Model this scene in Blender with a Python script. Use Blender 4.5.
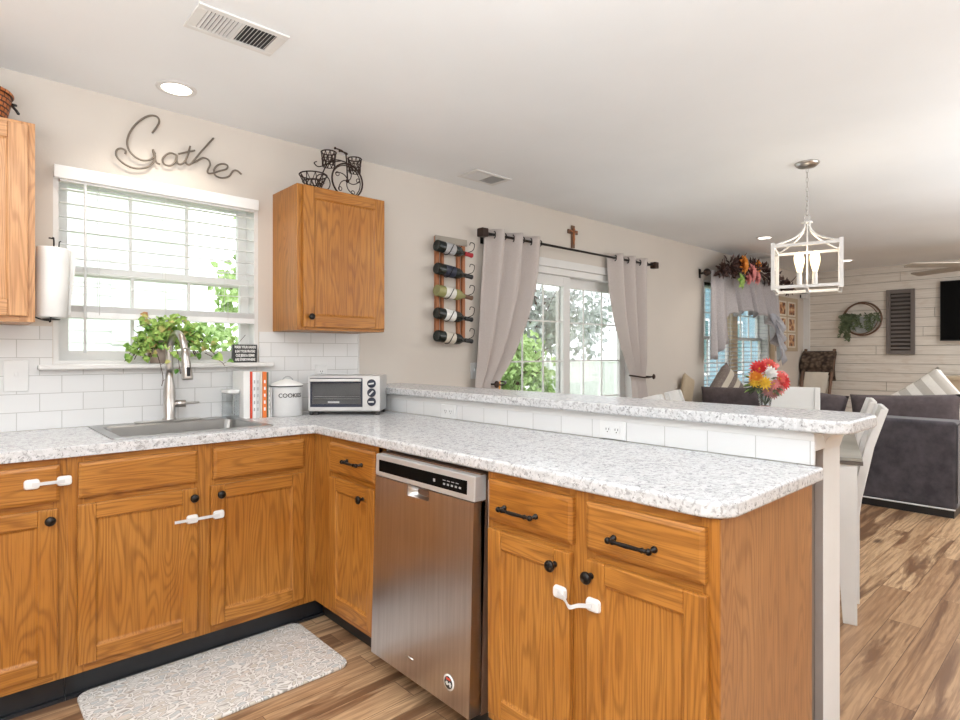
import bpy, bmesh, math, random
from mathutils import Matrix, Vector
from math import sin, cos, pi, radians
random.seed(7)
S = bpy.context.scene
for o in list(bpy.data.objects): bpy.data.objects.remove(o)
COL = S.collection

# ---------------------------------------------------------------- camera
cam = bpy.data.cameras.new('camera'); camo = bpy.data.objects.new('camera', cam); COL.objects.link(camo)
camo.location = (-1.2419, -3.086, 1.2369)
camo.rotation_euler = (pi/2, 0, 0.8292 - pi/2)
cam.sensor_width = 36; cam.lens = 36*580.49/960
cam.shift_y = -6.4/960
cam.clip_start = 0.05
S.camera = camo
# ---------------------------------------------------------------- world, lights, exposure
S.view_settings.view_transform = 'Standard'; S.view_settings.look = 'None'
S.view_settings.exposure = 0.30; S.view_settings.gamma = 1; S.view_settings.use_curve_mapping = False
w = bpy.data.worlds.new('world'); S.world = w; w.use_nodes = True
bg = w.node_tree.nodes['Background']; bg.inputs[0].default_value = (0.93, 0.965, 1, 1); bg.inputs[1].default_value = 2.1

def area(name, loc, size, power, rot=(0,0,0), color=(1,.96,.9), sy=None):
    l = bpy.data.lights.new(name, 'AREA'); l.energy = power; l.color = color
    l.shape = 'RECTANGLE' if sy else 'SQUARE'; l.size = size
    if sy: l.size_y = sy
    o = bpy.data.objects.new(name, l); COL.objects.link(o); o.location = loc; o.rotation_euler = rot
    return o
area('kitchen_fill_light', (-1.6, -2.8, 2.38), 1.4, 9, color=(.96,.98,1))  # added unseen fill under the kitchen ceiling, no fixture modelled
area('kitchen_fill_light', (-1.4, -1.5, 2.38), 0.9, 7, color=(.96,.98,1))  # second added kitchen fill, also out of view
area('dining_fill_light', (2.9, -3.0, 2.38), 1.4, 9, color=(.96,.98,1))  # added fill beside the dining area, outside the frame
area('living_fill_light', (6.2, -3.0, 2.395), 1.6, 40, color=(.98,.98,.98))  # added living room fill, unseen and without a fixture
area('rear_fill_light', (-1.0, -5.7, 1.5), 2.6, 4, (radians(90), 0, 0), (1,.99,.97), 1.6)  # added fill in front of the solid rear wall, which has no window
# added fill aimed at the ceiling, behind the camera and right of the frame
area('upward_fill_light', (-1.9, -3.6, 1.2), 1.8, 150, (radians(180), 0, 0), (.90,.96,1))
area('upward_fill_light', (3.6, -4.8, 1.0), 2.4, 120, (radians(180), 0, 0), (.90,.96,1))

# ---------------------------------------------------------------- node helpers
class N:
    def __init__(s, name):
        s.m = bpy.data.materials.new(name); s.m.use_nodes = True; s.t = s.m.node_tree
        s.b = s.t.nodes['Principled BSDF']; s.out = s.t.nodes['Material Output']
        s._co = None
    def n(s, typ, **kw):
        x = s.t.nodes.new('ShaderNode'+typ)
        for k, v in kw.items(): setattr(x, k, v)
        return x
    def l(s, a, b): s.t.links.new(a, b)
    def set(s, x, **kw):
        for k, v in kw.items():
            i = x.inputs[k.replace('_', ' ')]
            if hasattr(v, 'is_linked'): s.l(v, i)
            else: i.default_value = v
        return x
    def co(s, scale=(1,1,1), rnd=True, rot=(0,0,0), loc=(0,0,0)):
        c = s.n('TexCoord').outputs['Object']
        if rnd:
            r = s.n('ObjectInfo').outputs['Random']
            m = s.n('Math', operation='MULTIPLY'); s.l(r, m.inputs[0]); m.inputs[1].default_value = 17.3
            a = s.n('VectorMath', operation='ADD'); s.l(c, a.inputs[0]); s.l(m.outputs[0], a.inputs[1]); c = a.outputs[0]
        mp = s.n('Mapping'); s.l(c, mp.inputs[0]); mp.inputs['Scale'].default_value = scale
        mp.inputs['Rotation'].default_value = rot; mp.inputs['Location'].default_value = loc
        return mp.outputs[0]
    def noise(s, vec, scale=1., detail=4., rough=.5, dist=0.):
        x = s.n('TexNoise'); s.l(vec, x.inputs['Vector']); s.set(x, Scale=scale, Detail=detail, Roughness=rough, Distortion=dist)
        return x.outputs['Fac']
    def ramp(s, fac, stops, interp='LINEAR'):
        x = s.n('ValToRGB'); s.l(fac, x.inputs[0]); e = x.color_ramp.elements; x.color_ramp.interpolation = interp
        while len(e) < len(stops): e.new(.5)
        for el, (p, c) in zip(e, stops):
            el.position = p; el.color = tuple(c)+(1,) if hasattr(c, '__len__') else (c, c, c, 1)
        return x.outputs[0]
    def mix(s, f, a, b, mode='MIX'):
        x = s.n('Mix', data_type='RGBA', blend_type=mode)
        for v, i in ((f, x.inputs[0]), (a, x.inputs[6]), (b, x.inputs[7])):
            if hasattr(v, 'is_linked'): s.l(v, i)
            else: i.default_value = (tuple(v)+(1,) if hasattr(v, '__len__') else v)
        return x.outputs[2]
    def math(s, op, a, b=0.):
        x = s.n('Math', operation=op)
        for v, i in ((a, x.inputs[0]), (b, x.inputs[1])):
            if hasattr(v, 'is_linked'): s.l(v, i)
            else: i.default_value = v
        return x.outputs[0]
    def bump(s, h, strength=.3, dist=.01):
        x = s.n('Bump'); s.l(h, x.inputs['Height']); s.set(x, Strength=strength, Distance=dist)
        s.l(x.outputs[0], s.b.inputs['Normal'])
    def fin(s, col=None, rough=.5, metal=0., **kw):
        if col is not None:
            if hasattr(col, 'is_linked'): s.l(col, s.b.inputs['Base Color'])
            else: s.b.inputs['Base Color'].default_value = tuple(col)+(1,)
        for k, v in (('Roughness', rough), ('Metallic', metal)):
            if hasattr(v, 'is_linked'): s.l(v, s.b.inputs[k])
            else: s.b.inputs[k].default_value = v
        for k, v in kw.items(): s.b.inputs[k.replace('_', ' ')].default_value = v
        return s.m

def plain(name, col, rough=.5, metal=0., var=.06, sc=8., bump=0., **kw):
    n = N(name); f = n.noise(n.co(), sc, 4)
    lo = tuple(max(0, c*(1-var)) for c in col); hi = tuple(min(1, c*(1+var)) for c in col)
    c = n.ramp(f, [(.3, lo), (.7, hi)])
    if bump: n.bump(n.noise(n.co(), sc*12, 3), bump, .004)
    return n.fin(c, rough, metal, **kw)

def oak(name, direction, base=(.41,.154,.022), light=(.50,.218,.044), dark=(.15,.045,.007)):
    n = N(name)
    if direction == 'v': s1, s2 = (4.6,4.6,.55), (260,260,5)
    else: s1, s2 = (.55,.55,5.4), (5,5,260)
    big = n.noise(n.co(s1), 1.5, 2, .45, .25)
    rings = n.math('SINE', n.math('MULTIPLY', big, 165))
    rings = n.ramp(n.math('ADD', n.math('MULTIPLY', rings, .5), .5), [(.0, 1.), (.22, .55), (.5, .12), (1., 0.)])
    streak = n.ramp(n.noise(n.co(s2), 1, 3, .6), [(.38, 1.), (.50, 0.)])
    tone = n.noise(n.co((1,1,1)), 3, 2)
    c = n.mix(n.ramp(tone, [(.3,0.),(.7,1.)]), base, light)
    c = n.mix(n.math('MULTIPLY', rings, .42), c, dark)
    c = n.mix(n.math('MULTIPLY', streak, .42), c, dark)
    n.bump(streak, .08, .002)
    return n.fin(c, .36, Specular_IOR_Level=.45)

M = {}
M['oak_v'] = oak('honey oak upright grain', 'v'); M['oak_h'] = oak('honey oak level grain', 'h')
M['oakl_v'] = oak('lighter oak upright grain', 'v', (.58,.29,.12), (.68,.39,.20), (.30,.12,.04))
M['oakl_h'] = oak('lighter oak level grain', 'h', (.58,.29,.12), (.68,.39,.20), (.30,.12,.04))
M['end_panel'] = oak('end panel laminate', 'v', (.36,.155,.052), (.45,.215,.08), (.19,.07,.02))

n = N('speckled laminate')
c = n.co((1,1,1), False)
a = n.ramp(n.noise(c, 75, 5, .65, .6), [(.41, 1.), (.47, 0.)])
b = n.ramp(n.noise(c, 30, 5, .7, 1.2), [(.42, 1.), (.56, 0.)])
sp = n.ramp(n.noise(c, 150, 3, .6, .4), [(.33, 1.), (.38, 0.)])
col = n.mix(n.math('MULTIPLY', b, .42), (.69,.69,.70), (.47,.48,.49))
col = n.mix(n.math('MULTIPLY', a, .55), col, (.25,.245,.25))
br = n.ramp(n.noise(c, 30, 3, .6), [(.62, 0.), (.70, 1.)])
col = n.mix(n.math('MULTIPLY', br, .22), col, (.62,.57,.51))
col = n.mix(n.math('MULTIPLY', sp, .8), col, (.10,.10,.105))
M['laminate'] = n.fin(col, .24, Specular_IOR_Level=.5)

n = N('wood plank floor')
c = n.co((1,1,1), False)
br = n.n('TexBrick', offset=.37, squash=1.); n.l(c, br.inputs['Vector'])
n.set(br, Color1=(0,0,0,1), Color2=(1,1,1,1), Mortar=(.5,.5,.5,1), Scale=1., Mortar_Size=.0012, Mortar_Smooth=.1, Bias=0., Brick_Width=1.22, Row_Height=.125)
rnd = br.outputs['Color']; mort = br.outputs['Fac']
sh = n.n('VectorMath', operation='MULTIPLY_ADD'); n.l(rnd, sh.inputs[0]); sh.inputs[1].default_value = (9,5,3); n.l(c, sh.inputs[2])
mp = n.n('Mapping'); n.l(sh.outputs[0], mp.inputs[0]); mp.inputs['Scale'].default_value = (.75, 8, 1)
g1 = n.noise(mp.outputs[0], 1.5, 5, .58, .7)
mp2 = n.n('Mapping'); n.l(sh.outputs[0], mp2.inputs[0]); mp2.inputs['Scale'].default_value = (3, 70, 1)
g2 = n.noise(mp2.outputs[0], 1, 3, .6)
base = n.mix(rnd, (.42,.245,.13), (.66,.44,.255))
rings = n.math('SINE', n.math('MULTIPLY', g1, 60))
col = n.mix(n.ramp(rings, [(.3, 0.), (1., .30)]), base, (.24,.115,.055))
col = n.mix(n.ramp(g1, [(.50, 0.), (.60, .9)]), col, (.155,.075,.038))
col = n.mix(n.ramp(g2, [(.40, .5), (.56, 0.)]), col, (.20,.095,.045))
vo = n.n('TexVoronoi'); mp3 = n.n('Mapping'); n.l(sh.outputs[0], mp3.inputs[0]); mp3.inputs['Scale'].default_value = (1.4,3.6,1); n.l(mp3.outputs[0], vo.inputs['Vector']); vo.inputs['Scale'].default_value = 1.
col = n.mix(n.ramp(vo.outputs['Distance'], [(.05, .85), (.13, 0.)]), col, (.06,.03,.018))
col = n.mix(mort, col, (.12,.06,.03))
M['floor'] = n.fin(col, .30, Specular_IOR_Level=.45)

def paint(name, col, rough=.7, sc=120, b=.12, mott=.03):
    n = N(name); c = n.co((1,1,1), False)
    f = n.noise(c, 1.3, 3)
    cc = n.ramp(f, [(.3, tuple(x*(1-mott) for x in col)), (.7, tuple(min(1,x*(1+mott)) for x in col))])
    n.bump(n.noise(c, sc, 3), b, .003)
    return n.fin(cc, rough)
M['wall'] = paint('warm greige wall paint', (.66,.605,.548))
M['ceiling'] = paint('ceiling paint', (.88,.90,.915), .8, 60)
M['white'] = plain('white trim paint', (.76,.75,.735), .4, var=.02)
M['whitep'] = plain('white plastic', (.78,.78,.775), .35, var=.02)
M['tile'] = None
n = N('white subway tile'); c = n.co((1,1,1), False)
cr = n.n('SeparateXYZ'); n.l(c, cr.inputs[0]); cmb = n.n('CombineXYZ')
n.l(n.math('ADD', cr.outputs[0], cr.outputs[1]), cmb.inputs[0]); n.l(cr.outputs[2], cmb.inputs[1])
mp = n.n('Mapping'); n.l(cmb.outputs[0], mp.inputs[0]); mp.inputs['Location'].default_value = (.04, -.914, 0)
br = n.n('TexBrick', offset=.5); n.l(mp.outputs[0], br.inputs['Vector'])
n.set(br, Color1=(.74,.74,.74,1), Color2=(.78,.78,.78,1), Mortar=(.52,.515,.50,1), Scale=1., Mortar_Size=.0016, Mortar_Smooth=.2, Brick_Width=.154, Row_Height=.0765)
n.bump(n.math('SUBTRACT', 1., br.outputs['Fac']), .35, .003)
M['tile'] = n.fin(br.outputs['Color'], .22)
n = N('whitewashed shiplap'); c = n.co((1,1,1), False)
g = n.noise(n.co((1,2.2,60), False), 1, 4, .6)
kn = n.noise(n.co((1,3,9), False), 2, 3)
col = n.mix(n.ramp(g, [(.35,0.),(.7,1.)]), (.66,.60,.53), (.78,.735,.67))
col = n.mix(n.ramp(kn, [(.56,0.),(.72,.4)]), col, (.56,.47,.38))
M['shiplap'] = n.fin(col, .55)

M['black'] = plain('oil rubbed bronze', (.022,.018,.016), .32, .7)
M['blackp'] = plain('black plastic', (.02,.02,.022), .4)
M['iron'] = plain('dark brown iron', (.05,.03,.024), .45, .6)
M['steel'] = None
n = N('brushed stainless'); f = n.noise(n.co((90,90,1.5)), 1, 3, .6)
f2 = n.noise(n.co((1,1,1)), 5, 3)
col = n.ramp(f, [(.3, (.50,.475,.47)), (.7, (.60,.575,.57))])
M['steel'] = n.fin(col, n.math('ADD', n.math('MULTIPLY', f2, .14), .24), 1.)
M['nickel'] = plain('brushed nickel', (.55,.53,.51), .28, 1.)
M['silver'] = plain('silver painted metal', (.62,.62,.62), .35, .5)
M['sink'] = plain('sink steel', (.40,.40,.395), .33, 1.)
M['kick'] = plain('black vinyl toe kick', (.018,.02,.024), .28, var=.3, sc=5)
def glassm(name, tint=(1,1,1), refl=.10, alpha=1.):
    n = N(name); n.t.nodes.remove(n.b)
    tr = n.n('BsdfTransparent'); tr.inputs[0].default_value = tuple(tint)+(1,)
    gl = n.n('BsdfGlossy'); gl.inputs['Roughness'].default_value = .03
    lw = n.n('LayerWeight'); lw.inputs[0].default_value = .25
    mx = n.n('MixShader'); n.l(n.math('MULTIPLY', lw.outputs['Fresnel'], refl*4), mx.inputs[0]); n.l(tr.outputs[0], mx.inputs[1]); n.l(gl.outputs[0], mx.inputs[2])
    n.l(mx.outputs[0], n.out.inputs[0]); return n.m
M['glass'] = glassm('window glass')
M['smoke'] = glassm('oven glass', (.72,.72,.72), .2)
M['clear'] = glassm('clear glass', (.93,.95,.96), .2)
def emit(name, col, st):
    n = N(name); n.b.inputs['Base Color'].default_value = tuple(col)+(1,)
    n.b.inputs['Emission Color'].default_value = tuple(col)+(1,); n.b.inputs['Emission Strength'].default_value = st; return n.m
M['lamp'] = emit('lit lamp lens', (1,.93,.82), 4); M['bulb'] = emit('lit filament bulb', (1,.78,.46), 2.2)
M['clearbulb'] = glassm('bulb glass', (1,.97,.9), .2)
n = N('linen curtain'); f = n.noise(n.co((260,260,260)), 1, 2); c1 = n.ramp(f, [(.3,(.50,.44,.415)),(.7,(.58,.525,.50))])
M['linen'] = n.fin(c1, .9); n.l
n = N('grey valance cloth'); f = n.noise(n.co((80,80,80)), 1, 2); c1 = n.ramp(f, [(.3,(.40,.375,.385)),(.7,(.50,.47,.48))])
M['valance'] = n.fin(c1, .85)
n = N('charcoal sofa velour'); f = n.noise(n.co((1,1,1)), 7, 5, .7); f2 = n.noise(n.co(), 140, 2)
c1 = n.ramp(f, [(.35,(.035,.031,.040)),(.68,(.085,.074,.086))]); n.bump(f2, .2, .003)
M['sofa'] = n.fin(c1, .85, Sheen_Weight=.25)
M['pillow'] = plain('brown grey pillow cloth', (.10,.078,.082), .9, var=.2, sc=20, bump=.3)
def stripes(name, axis, freq, a, b, rot=0.):
    n = N(name); c = n.co((1,1,1), False, (0, 0, 0) ); s = n.n('SeparateXYZ'); n.l(c, s.inputs[0])
    f = n.math('FRACT', n.math('ADD', n.math('MULTIPLY', s.outputs[axis], freq), 20.2))
    col = n.ramp(f, [(0., a), (.5, b)], 'CONSTANT'); f2 = n.noise(c, 60, 3)
    col = n.mix(n.ramp(f2, [(.4,.0),(.8,.3)]), col, tuple(x*.75 for x in a))
    return n.fin(col, .9)
M['stripe_w'] = stripes('white and taupe stripes', 0, 7.5, (.80,.765,.71), (.50,.46,.41))
M['stripe_b'] = stripes('cream and brown stripes', 0, 6.5, (.66,.60,.50), (.20,.16,.145))
M['table_top'] = plain('grey stained table top', (.33,.31,.27), .45, var=.15, sc=6)
M['table_edge'] = plain('brown table edge', (.12,.10,.085), .5)
M['terracotta'] = plain('pale clay', (.52,.42,.36), .7, var=.12)
def leafm(name, a, b, tr=.0):
    n = N(name); r = n.noise(n.co((1,1,1)), 22, 2)
    col = n.ramp(r, [(.32, a), (.55, b)])
    return n.fin(col, .5)
M['leaf'] = leafm('pothos leaf', (.09,.26,.03), (.42,.60,.16)); M['leaf_red'] = leafm('tinged leaf', (.45,.20,.08), (.55,.55,.2))
M['twig'] = plain('twig brown', (.10,.05,.035), .8, var=.3)
M['darkleaf'] = leafm('dried dark leaf', (.035,.015,.014), (.10,.05,.04))
M['sage'] = leafm('sage green leaf', (.07,.10,.05), (.16,.20,.11))
M['treeleaf'] = leafm('garden foliage', (.22,.36,.09), (.46,.62,.26)); M['treeleaf2'] = leafm('blue green foliage', (.30,.34,.32), (.52,.56,.53))
for k, c in dict(red=(.62,.05,.05), orange=(.80,.30,.04), yellow=(.85,.55,.06), pink=(.75,.28,.27), petal_white=(.88,.86,.84), coral=(.80,.16,.14), mauve=(.42,.20,.19),
                 navy=(.03,.035,.06), cream=(.72,.66,.57), paper=(.85,.85,.83), bookred=(.68,.07,.03), bookorange=(.80,.20,.04), bookgreen=(.12,.14,.09), grey=(.45,.45,.46),
                 bottle=(.012,.016,.014), bottle_green=(.30,.29,.12), label=(.80,.78,.72), foil_red=(.45,.02,.03), brown=(.16,.085,.05), rust=(.40,.15,.06),
                 barn=(.15,.13,.12), barn_dark=(.05,.042,.038), tan=(.50,.40,.28), black_screen=(.002,.002,.002), sidewhite=(.85,.86,.87), sideblue=(.20,.36,.42),
                 teal=(.05,.17,.17), blind=(.86,.87,.87), galv=(.42,.44,.45), lightgrey=(.66,.66,.66), taupe=(.36,.32,.27), orangewood=(.78,.36,.06)).items():
    M[k] = plain(k.replace('_', ' ')+' finish', c, .18 if k in ('bottle','bottle_green') else .55)
M['black_screen'].node_tree.nodes['Principled BSDF'].inputs['Specular IOR Level'].default_value = .08
M['red'] = plain('red petal', (.66,.05,.05), .6)

n = N('leaf print kitchen mat'); c = n.co((1,1,1), False)
v = n.n('TexVoronoi', feature='DISTANCE_TO_EDGE'); mp = n.n('Mapping'); n.l(c, mp.inputs[0]); mp.inputs['Scale'].default_value = (34,58,1); mp.inputs['Rotation'].default_value = (0,0,.5)
nz = n.n('TexNoise'); n.l(c, nz.inputs['Vector']); nz.inputs['Scale'].default_value = 16
va = n.n('VectorMath', operation='MULTIPLY_ADD'); n.l(nz.outputs['Color'], va.inputs[0]); va.inputs[1].default_value = (1.6,1.6,0); n.l(mp.outputs[0], va.inputs[2]); n.l(va.outputs[0], v.inputs['Vector']); v.inputs['Scale'].default_value = 1.
v2 = n.n('TexVoronoi'); n.l(va.outputs[0], v2.inputs['Vector']); v2.inputs['Scale'].default_value = 1.
edge = n.ramp(v.outputs['Distance'], [(.05, 0.), (.11, 1.), (.15, 1.), (.19, 0.)])
sepc = n.n('SeparateColor'); n.l(v2.outputs['Color'], sepc.inputs[0])
leafc = n.ramp(sepc.outputs[0], [(0., (.72,.70,.66)), (.35, (.60,.55,.47)), (.6, (.50,.54,.55)), (.8, (.68,.60,.52))], 'CONSTANT')
fill = n.ramp(v.outputs['Distance'], [(.11, 0.), (.15, .8)])
col = n.mix(fill, (.82,.80,.77), leafc); col = n.mix(n.math('MULTIPLY', edge, .75), col, (.28,.25,.22))
M['mat'] = n.fin(col, .75)
n = N('woven basket'); br = n.n('TexBrick', offset=.5); c = n.co((1,1,1)); s_ = n.n('SeparateXYZ'); n.l(c, s_.inputs[0]); cb = n.n('CombineXYZ'); n.l(n.math('ADD', s_.outputs[0], s_.outputs[1]), cb.inputs[0]); n.l(s_.outputs[2], cb.inputs[1]); n.l(cb.outputs[0], br.inputs['Vector'])
n.set(br, Color1=(.60,.20,.05,1), Color2=(.45,.13,.03,1), Mortar=(.07,.02,.01,1), Scale=1., Mortar_Size=.003, Brick_Width=.03, Row_Height=.018); n.bump(n.math('SUBTRACT', 1., br.outputs['Fac']), .8, .006)
M['basket'] = n.fin(br.outputs['Color'], .55)
n = N('chunky knit'); v = n.n('TexVoronoi', feature='SMOOTH_F1'); n.l(n.co((1,1,1)), v.inputs['Vector']); v.inputs['Scale'].default_value = 24
col = n.ramp(v.outputs['Distance'], [(.1,(.17,.12,.085)),(.6,(.035,.022,.016))]); n.bump(n.math('SUBTRACT', 1., v.outputs['Distance']), 1., .02)
M['knit'] = n.fin(col, .95)
n = N('lawn'); M['lawn'] = n.fin(n.ramp(n.noise(n.co((1,1,1), False), 3, 4), [(.3,(.20,.32,.10)),(.7,(.36,.48,.20))]), .9)
n = N('family photo print'); c = n.co((1,1,1)); f = n.noise(c, 16, 3); M['photo'] = n.fin(n.ramp(f, [(.35,(.05,.02,.012)),(.5,(.40,.15,.05)),(.62,(.72,.50,.28))]), .4)

# ---------------------------------------------------------------- mesh helpers
class B:
    """collects shapes (scene coordinates) for ONE mesh object"""
    def __init__(s): s.b = bmesh.new()
    def _add(s, verts, faces, mi=0, smooth=False, mat=None):
        vs = [s.b.verts.new(mat @ Vector(v) if mat else v) for v in verts]
        for f in faces:
            try: fc = s.b.faces.new([vs[i] for i in f]); fc.material_index = mi; fc.smooth = smooth
            except ValueError: pass
        return s
    def box(s, x0, x1, y0, y1, z0, z1, mi=0, mat=None):
        v = [(x,y,z) for x in (x0,x1) for y in (y0,y1) for z in (z0,z1)]
        return s._add(v, [(0,1,3,2),(4,6,7,5),(0,4,5,1),(2,3,7,6),(0,2,6,4),(1,5,7,3)], mi, False, mat)
    def quad8(s, v, mi=0): return s._add(v, [(0,1,3,2),(4,6,7,5),(0,4,5,1),(2,3,7,6),(0,2,6,4),(1,5,7,3)], mi)
    def tube(s, pts, r, seg=8, mi=0, closed=False, mat=None, smooth=True):
        pts = [Vector(p) for p in pts]; k = len(pts); rr = r if hasattr(r, '__len__') else [r]*k
        vs = []; up = Vector((0,0,1)); prev = None
        for i, p in enumerate(pts):
            if closed: t = pts[(i+1)%k]-pts[i-1]
            else: t = pts[min(i+1,k-1)]-pts[max(i-1,0)]
            if t.length < 1e-9: t = Vector((0,0,1))
            t.normalize()
            if prev is None:
                a = up if abs(t.z) < .9 else Vector((1,0,0)); nn = t.cross(a).normalized()
            else:
                nn = prev - t*prev.dot(t)
                if nn.length < 1e-6: nn = t.cross(up)
                nn.normalize()
            prev = nn; bb = t.cross(nn)
            for j in range(seg):
                an = 2*pi*j/seg; vs.append(p + nn*cos(an)*rr[i] + bb*sin(an)*rr[i])
        fs = []
        for i in range(k if closed else k-1):
            for j in range(seg):
                a, b2 = i*seg+j, i*seg+(j+1)%seg; c2 = ((i+1)%k)*seg+(j+1)%seg; d = ((i+1)%k)*seg+j
                fs.append((a,b2,c2,d))
        if not closed: fs += [tuple(range(seg)), tuple(range((k-1)*seg, k*seg))]
        return s._add(vs, fs, mi, smooth, mat)
    def lathe(s, prof, c=(0,0,0), seg=24, mi=0, mat=None, axis='z', cap=True, sq=1.):
        vs = []
        for r, h in prof:
            for j in range(seg):
                a = 2*pi*j/seg; x, y = r*cos(a), r*sin(a)*sq
                p = {'z': (x,y,h), 'y': (x,h,y), 'x': (h,x,y)}[axis]
                vs.append((p[0]+c[0], p[1]+c[1], p[2]+c[2]))
        k = len(prof); fs = [(i*seg+j, i*seg+(j+1)%seg, (i+1)*seg+(j+1)%seg, (i+1)*seg+j) for i in range(k-1) for j in range(seg)]
        if cap:
            if prof[0][0] > 1e-6: fs.append(tuple(range(seg)))
            if prof[-1][0] > 1e-6: fs.append(tuple(range((k-1)*seg, k*seg)))
        return s._add(vs, fs, mi, True, mat)
    def prism(s, poly, a0, a1, axis='z', mi=0, mat=None, smooth=False):
        k = len(poly); vs = []
        for a in (a0, a1):
            for p, q in poly: vs.append({'z': (p,q,a), 'y': (p,a,q), 'x': (a,p,q)}[axis])
        fs = [tuple(range(k)), tuple(range(k, 2*k))] + [(i, (i+1)%k, k+(i+1)%k, k+i) for i in range(k)]
        return s._add(vs, fs, mi, smooth, mat)
    def ball(s, c, r, mi=0, seg=12, sc=(1,1,1), mat=None):
        prof = [(max(sin(pi*i/8)*1., 0), -cos(pi*i/8)) for i in range(9)]
        vs = []; 
        for rr, h in prof:
            for j in range(seg):
                a = 2*pi*j/seg; vs.append((c[0]+rr*cos(a)*r*sc[0], c[1]+rr*sin(a)*r*sc[1], c[2]+h*r*sc[2]))
        fs = [(i*seg+j, i*seg+(j+1)%seg, (i+1)*seg+(j+1)%seg, (i+1)*seg+j) for i in range(8) for j in range(seg)]
        return s._add(vs, fs, mi, True, mat)
    def grid(s, fn, nu, nv, mi=0, smooth=True, thick=0.):
        vs = [fn(i/nu, j/nv) for i in range(nu+1) for j in range(nv+1)]
        fs = [(i*(nv+1)+j, (i+1)*(nv+1)+j, (i+1)*(nv+1)+j+1, i*(nv+1)+j+1) for i in range(nu) for j in range(nv)]
        return s._add(vs, fs, mi, smooth)
    def leaf(s, p, d, up, L, W, mi=0, fold=.25):
        d = Vector(d).normalized(); u = Vector(up); u = (u - d*u.dot(d))
        if u.length < 1e-4: u = d.orthogonal()
        u.normalize(); r = d.cross(u); p = Vector(p)
        pts = [p, p+d*L*.35+r*W*.5+u*W*fold, p+d*L*.75+r*W*.36+u*W*fold*.6, p+d*L-u*W*.2, p+d*L*.75-r*W*.36+u*W*fold*.6, p+d*L*.35-r*W*.5+u*W*fold, p+d*L*.5]
        return s._add(pts, [(0,1,6),(1,2,6),(2,3,6),(3,4,6),(4,5,6),(5,0,6)], mi, False)

def wmat(o):
    m = Matrix.Identity(4)
    while o is not None:
        m = o.matrix_basis @ m; o = o.parent
    return m
def part(name, bb, mats, parent=None, label=None, bevel=0., seg=2, solid=0., sub=0, local=False, kind=None):
    bm = bb.b
    bmesh.ops.remove_doubles(bm, verts=bm.verts, dist=1e-6) if sub or solid else None
    bmesh.ops.recalc_face_normals(bm, faces=bm.faces)
    if parent is not None and not local: bmesh.ops.transform(bm, matrix=wmat(parent).inverted(), verts=bm.verts)
    me = bpy.data.meshes.new(name); bm.to_mesh(me); bm.free()
    o = bpy.data.objects.new(name, me); COL.objects.link(o)
    if parent is not None: o.parent = parent
    for m in (mats if isinstance(mats, (list, tuple)) else [mats]): me.materials.append(M[m] if isinstance(m, str) else m)
    if solid: md = o.modifiers.new('solid', 'SOLIDIFY'); md.thickness = solid
    if sub: md = o.modifiers.new('sub', 'SUBSURF'); md.levels = sub; md.render_levels = sub
    if bevel: md = o.modifiers.new('bevel', 'BEVEL'); md.width = bevel; md.segments = seg; md.limit_method = 'ANGLE'; md.angle_limit = radians(40)
    if label: o['label'] = label
    if kind: o['kind'] = kind
    return o
def thing(name, label, cat, loc=(0,0,0), rz=0., group=None):
    o = bpy.data.objects.new(name, None); COL.objects.link(o); o.location = loc; o.rotation_euler = (0,0,rz)
    o.empty_display_size = .05; o['label'] = label; o['category'] = cat
    if group: o['group'] = group
    return o
def tag(o, label, cat, group=None, kind=None):
    o['label'] = label; o['category'] = cat
    if group: o['group'] = group
    if kind: o['kind'] = kind
    return o
def struct(name, bb, mats, **kw):
    o = part(name, bb, mats, kw.pop('parent', None), **kw)
    if o.parent is None: o['kind'] = 'structure'
    return o
def sempty(name, loc):
    o = bpy.data.objects.new(name, None); COL.objects.link(o); o.location = loc; o['kind'] = 'structure'; return o
def copy_tree(o, parent=None):
    c = o.copy(); COL.objects.link(c)
    if parent is not None: c.parent = parent
    for ch in [x for x in bpy.data.objects if x.parent == o]: copy_tree(ch, c)
    return c
def arc(cx, cz, r, a0, a1, k=10): return [(cx+r*cos(radians(a0+(a1-a0)*i/k)), cz+r*sin(radians(a0+(a1-a0)*i/k))) for i in range(k+1)]
def rrect(x0, x1, y0, y1, r, k=5):
    p = []
    for cx, cy, a in ((x1-r,y1-r,0),(x0+r,y1-r,90),(x0+r,y0+r,180),(x1-r,y0+r,270)): p += arc(cx, cy, r, a, a+90, k)
    return p
def smooth(pts, k=6):
    P = [Vector(p) for p in pts]; out = []
    for i in range(len(P)-1):
        p0 = P[max(i-1,0)]; p1 = P[i]; p2 = P[i+1]; p3 = P[min(i+2,len(P)-1)]
        for j in range(k):
            t = j/k; out.append(.5*((2*p1)+(p2-p0)*t+(2*p0-5*p1+4*p2-p3)*t*t+(-p0+3*p1-3*p2+p3)*t**3))
    out.append(P[-1]); return out

HC = 2.411; XR = 8.06
# ================================================================ THE SETTING
b = B(); b.box(-3.3, XR+.1, -5.9, 0.12, -.05, 0); struct('floor', b, 'floor')
b = B(); b.box(-3.3, XR+.1, -5.9, 0.12, HC, HC+.1); struct('ceiling', b, 'ceiling')
# window wall with three openings: (x0,x1,z0,z1)
OPEN = [(-.909,-.022,1.19,2.05), (1.70,3.60,.02,1.94), (4.96,6.78,.80,2.06)]
b = B(); xs = [-3.3]
x = -3.3
for (x0,x1,z0,z1) in OPEN:
    b.box(x, x0, 0, .14, 0, HC); b.box(x0, x1, 0, .14, 0, z0) if z0 > .05 else None; b.box(x0, x1, 0, .14, z1, HC); x = x1
b.box(x, XR+.1, 0, .14, 0, HC)
struct('wall_back', b, 'wall')
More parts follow.
